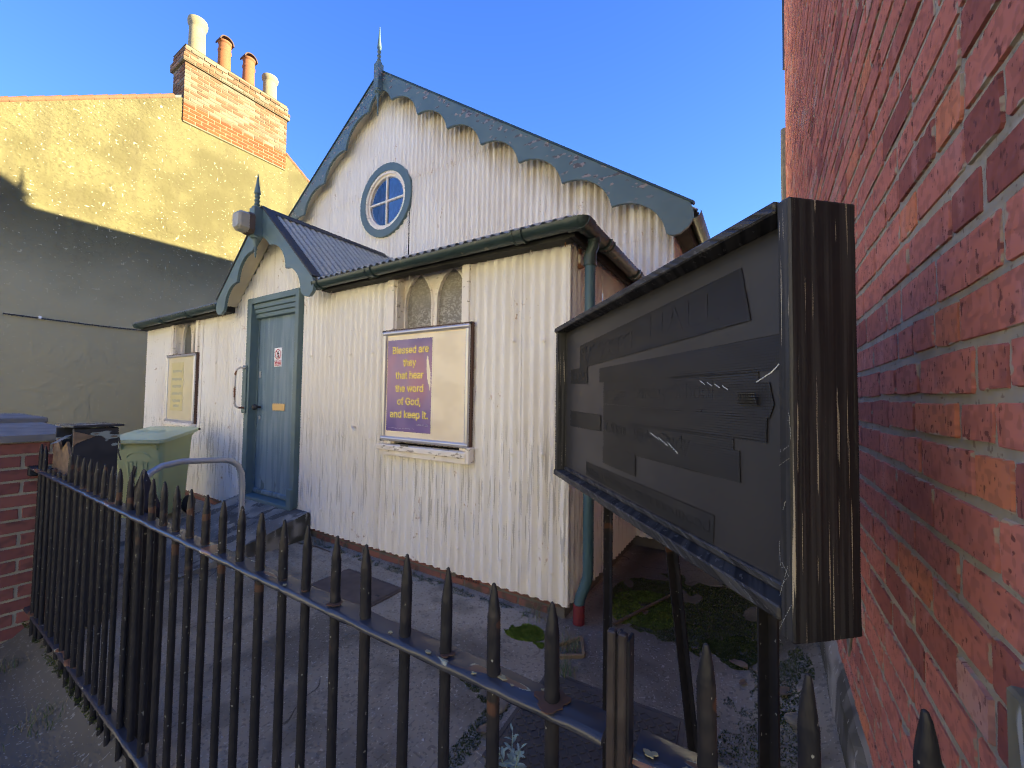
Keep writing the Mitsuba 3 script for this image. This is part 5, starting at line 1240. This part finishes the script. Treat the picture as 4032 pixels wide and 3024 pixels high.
def blade(p, d, h, bend, w, n=4):
    """one grass blade as a bent ribbon"""
    side = np.cross(d, Z); V = []
    for i in range(n + 1):
        f_ = i / n
        c = np.asarray(p) + d * bend * f_ ** 2 + Z * h * (f_ - 0.25 * f_ ** 3)
        ww = w * (1 - f_) + 0.0002
        V += [c - side * ww, c + side * ww]
    F = []
    for i in range(n): F += [[2 * i, 2 * i + 1, 2 * i + 3], [2 * i, 2 * i + 3, 2 * i + 2]]
    return trimesh.Trimesh(V, F, process=False)
def grass_tuft(name, label, x, y, n, h, spread, mats=('grass_green', 'grass_dead'), z=None, group=None):
    t = thing(name, label, 'grass' if 'grass' in name else 'plant', group)
    z = gh(x, y) if z is None else z
    for mat, share, part in ((mats[0], 0.6, 'blades'), (mats[1], 0.4, 'dry_blades')):
        bl = []
        for i in range(int(n * share)):
            a = R.uniform(0, 2 * math.pi)
            bl.append(blade((x + R.gauss(0, spread * 0.35), y + R.gauss(0, spread * 0.35), z - 0.004), np.array([math.cos(a), math.sin(a), 0]), h * R.uniform(0.4, 1.1), h * R.uniform(0.1, 0.9), R.uniform(0.0009, 0.002)))
        obj(part, cat(bl), mat, t, kind='stuff')
grass_tuft('grass_tuft', 'green grass tuft at the corner of the treaded manhole cover', -0.86, 1.93, 90, 0.085, 0.09)
grass_tuft('grass_tuft', 'dry straggling grass in the timber-edged gully by the downpipe', -0.93, 2.13, 110, 0.10, 0.10, ('grass_dead', 'grass_green'))
grass_tuft('grass_tuft', 'wispy pale grass against the brick plinth at the chapel corner', -1.22, 2.32, 60, 0.14, 0.16, ('grass_dead', 'grass_green'))
grass_tuft('grass_tuft', 'small dull weed tuft at the end of the rail right of the flat bars', -0.34, 1.62, 60, 0.07, 0.05, ('grass_dead', 'weed_green'))
grass_tuft('grass_tuft', 'scraggy dark weeds along the plinth at the ramp edge', -3.55, 2.30, 70, 0.10, 0.14, ('grass_dead', 'weed_green'))
grass_tuft('grass_tuft', 'low green weeds on the pavement under the left railings', -2.75, 0.49, 80, 0.09, 0.16, ('weed_green', 'grass_dead'), z=-0.10)
grass_tuft('grass_tuft', 'dry grass below the air brick in the plinth', -2.35, 2.31, 50, 0.07, 0.16, ('grass_dead', 'weed_green'))
grass_tuft('grass_tuft', 'thin yellowish grass on the pavement beside the brick pier', -3.45, 0.49, 60, 0.10, 0.12, ('grass_dead', 'weed_green'), z=-0.11)

t = thing('silver_weed', 'silvery green leafy weed growing at the bottom edge between two railings', 'plant')
wx, wy = -0.80, 1.32
wz = gh(wx, wy)
for i in range(4):
    a0 = i * 1.7 + 0.4; tilt = 0.03 + 0.02 * i
    top = np.array([wx + tilt * math.cos(a0), wy + tilt * math.sin(a0), wz + 0.10 + 0.015 * i])
    obj('stem', tube([(wx, wy, wz), ((wx + top[0]) / 2, (wy + top[1]) / 2, wz + 0.055), top], [0.003, 0.0025, 0.0015], 5), 'weed_silver', t)
    for j in range(9):
        a = a0 + j * 2.4; f_ = 0.25 + 0.75 * j / 8
        p = np.array([wx, wy, wz]) * (1 - f_) + top * f_
        L = 0.050 * (1.15 - 0.6 * f_); w_ = L * 0.17
        d = np.array([math.cos(a), math.sin(a), 0.0]); s_ = np.array([-math.sin(a), math.cos(a), 0])
        up = 0.35 + 0.5 * f_
        V = [p, p + d * L * 0.35 + s_ * w_ + Z * L * up * 0.4, p + d * L * 0.35 - s_ * w_ + Z * L * up * 0.4, p + d * L * 0.38 + Z * (L * up * 0.4 - 0.002), p + d * L * 0.75 + s_ * w_ * 0.7 + Z * L * up * 0.62, p + d * L * 0.75 - s_ * w_ * 0.7 + Z * L * up * 0.62, p + d * L + Z * L * up * 0.6]
        obj('leaf', trimesh.Trimesh(V, [[0, 3, 1], [0, 2, 3], [1, 3, 4], [3, 2, 5], [3, 5, 4], [4, 5, 6]], process=False), 'weed_silver', t)

def dead_leaf(label, x, y, L, rot, mat='leaf_brown'):
    n = 7
    xs_ = np.linspace(-0.5, 0.5, n); V = []
    for i, q in enumerate(xs_):
        w = 0.32 * math.sqrt(max(0.0, 1 - (2 * q) ** 2)) * (1 + 0.12 * math.sin(i * 2.3)) + 0.01
        V += [(q * L, -w * L, 0.14 * L * (1 - 1.2 * q * q) + 0.10 * L), (q * L, 0, 0.02 * L), (q * L, w * L, 0.20 * L * (0.8 + q) + 0.03 * L)]
    F = []
    for i in range(n - 1):
        for j in range(2):
            a = i * 3 + j
            F += [[a, a + 3, a + 4], [a, a + 4, a + 1]]
    m = trimesh.Trimesh(V, F, process=False)
    m.apply_transform(trimesh.transformations.rotation_matrix(rot, (0, 0, 1)))
    m.apply_translation((x, y, gh(x, y) + 0.002))
    tag(obj('dead_leaf', m, mat, smooth=True), label, 'leaf')
dead_leaf('curled brown dead leaf in the dirt left of the treaded manhole', -0.985, 1.42, 0.085, 0.6)
dead_leaf('crumpled grey-brown leaf on the yard under the notice board, right of the brace', -0.12, 2.44, 0.09, -0.3)
dead_leaf('small pale leaf near the right notice board leg', -0.095, 2.31, 0.045, 1.2)
dead_leaf('flat pale leaf lying close to the foot of the red brick wall', 0.07, 2.24, 0.075, 0.9)
dead_leaf('brown leaf on the moss of the passage by the left notice board leg', -0.66, 2.72, 0.06, 2.0)
st = trimesh.creation.icosphere(2, 0.045); st.vertices *= np.array([1.6, 0.8, 0.55]); st.vertices += 0.012 * (meshkit.noise(st.vertices * 30)[:, None] - 0.5)
st.apply_translation((0.13, 2.02, gh(0.13, 2.02) + 0.012))
tag(obj('loose_stone', st, 'stone_grey'), 'flat pale loose stone at the foot of the red brick wall', 'stone')
st = trimesh.creation.icosphere(2, 0.04); st.vertices *= np.array([1.2, 1.0, 0.5]); st.vertices += 0.012 * (meshkit.noise(st.vertices * 34 + 5)[:, None] - 0.5)
st.apply_translation((-1.03, 1.56, gh(-1.03, 1.56) + 0.01))
tag(obj('loose_stone', st, 'stone_grey'), 'broken lump of concrete beside the crack left of the treaded manhole', 'stone')
tag(obj('fallen_stick', tube([(-0.78, 2.46, gh(-0.78, 2.46) + 0.02), (-0.66, 2.75, gh(-0.66, 2.75) + 0.025), (-0.50, 3.10, gh(-0.5, 3.1) + 0.03)], [0.010, 0.009, 0.006], 6), 'twig', smooth=50), 'thin dark stick lying on the moss beside the downpipe', 'stick')
tag(obj('fallen_stick', tube([(-3.70, 2.20, gh(-3.7, 2.2) + 0.008), (-3.45, 2.24, gh(-3.45, 2.24) + 0.01), (-3.25, 2.23, gh(-3.25, 2.23) + 0.008)], [0.005, 0.006, 0.004], 5), 'twig', smooth=50), 'short stick on the ground beside the end of the ramp', 'stick')
# crumbs of litter, gravel and paint
g = np.random.default_rng(77)
cr = []
for _ in range(420):
    x = g.uniform(-3.6, 0.2); y = g.uniform(0.7, 3.0)
    if x < -1 and y > 2.3: continue
    s_ = g.uniform(0.002, 0.0075)
    c = trimesh.creation.icosahedron() if False else trimesh.convex.convex_hull(g.uniform(-1, 1, (7, 3)))
    c.vertices *= s_ * np.array([1, 1, 0.45]); c.apply_translation((x, y, gh(x, y) + s_ * 0.2)); cr.append(c)
k_ = obj('litter', cat(cr[:110]), 'litter_pale'); labels[k_] = {'label': 'pale crumbs of stone and paint scattered over the yard', 'category': 'litter', 'kind': 'stuff'}
k_ = obj('gravel', cat(cr[200:]), 'stone_grey'); labels[k_] = {'label': 'small grey stones scattered over the yard', 'category': 'gravel', 'kind': 'stuff'}


# ================================================================== unseen house row, added behind the camera to bounce warm sunlight onto the chapel
prin('bounce_stucco', (0.72, 0.66, 0.56), rough=0.9)  # kept pale to throw sunlight back at the chapel front
t = thing('terrace', 'unseen pale house row added behind the viewer to bounce warm light on the chapel front', 'terrace')
obj('wall', bx(-40, 30, -19, -11, -0.2, 6.6), 'bounce_stucco', t)
obj('roof', frame(extr(Polygon([(-19.3, 6.5), (-10.7, 6.5), (-15, 9.4)]), 70), (30, 0, 0), Y, Z, (-1, 0, 0)), 'slate_roof', t)
for i in range(14):
    for z_ in (0.9, 3.9):
        w = obj('window', bx(-37.5 + 4.8 * i, -36.5 + 4.8 * i, -10.998, -10.96, z_, z_ + 1.5), 'sign_white', t)
        obj('pane', bx(-37.42 + 4.8 * i, -36.58 + 4.8 * i, -10.958, -10.95, z_ + 0.08, z_ + 1.42), 'plain_grey_glass', w)
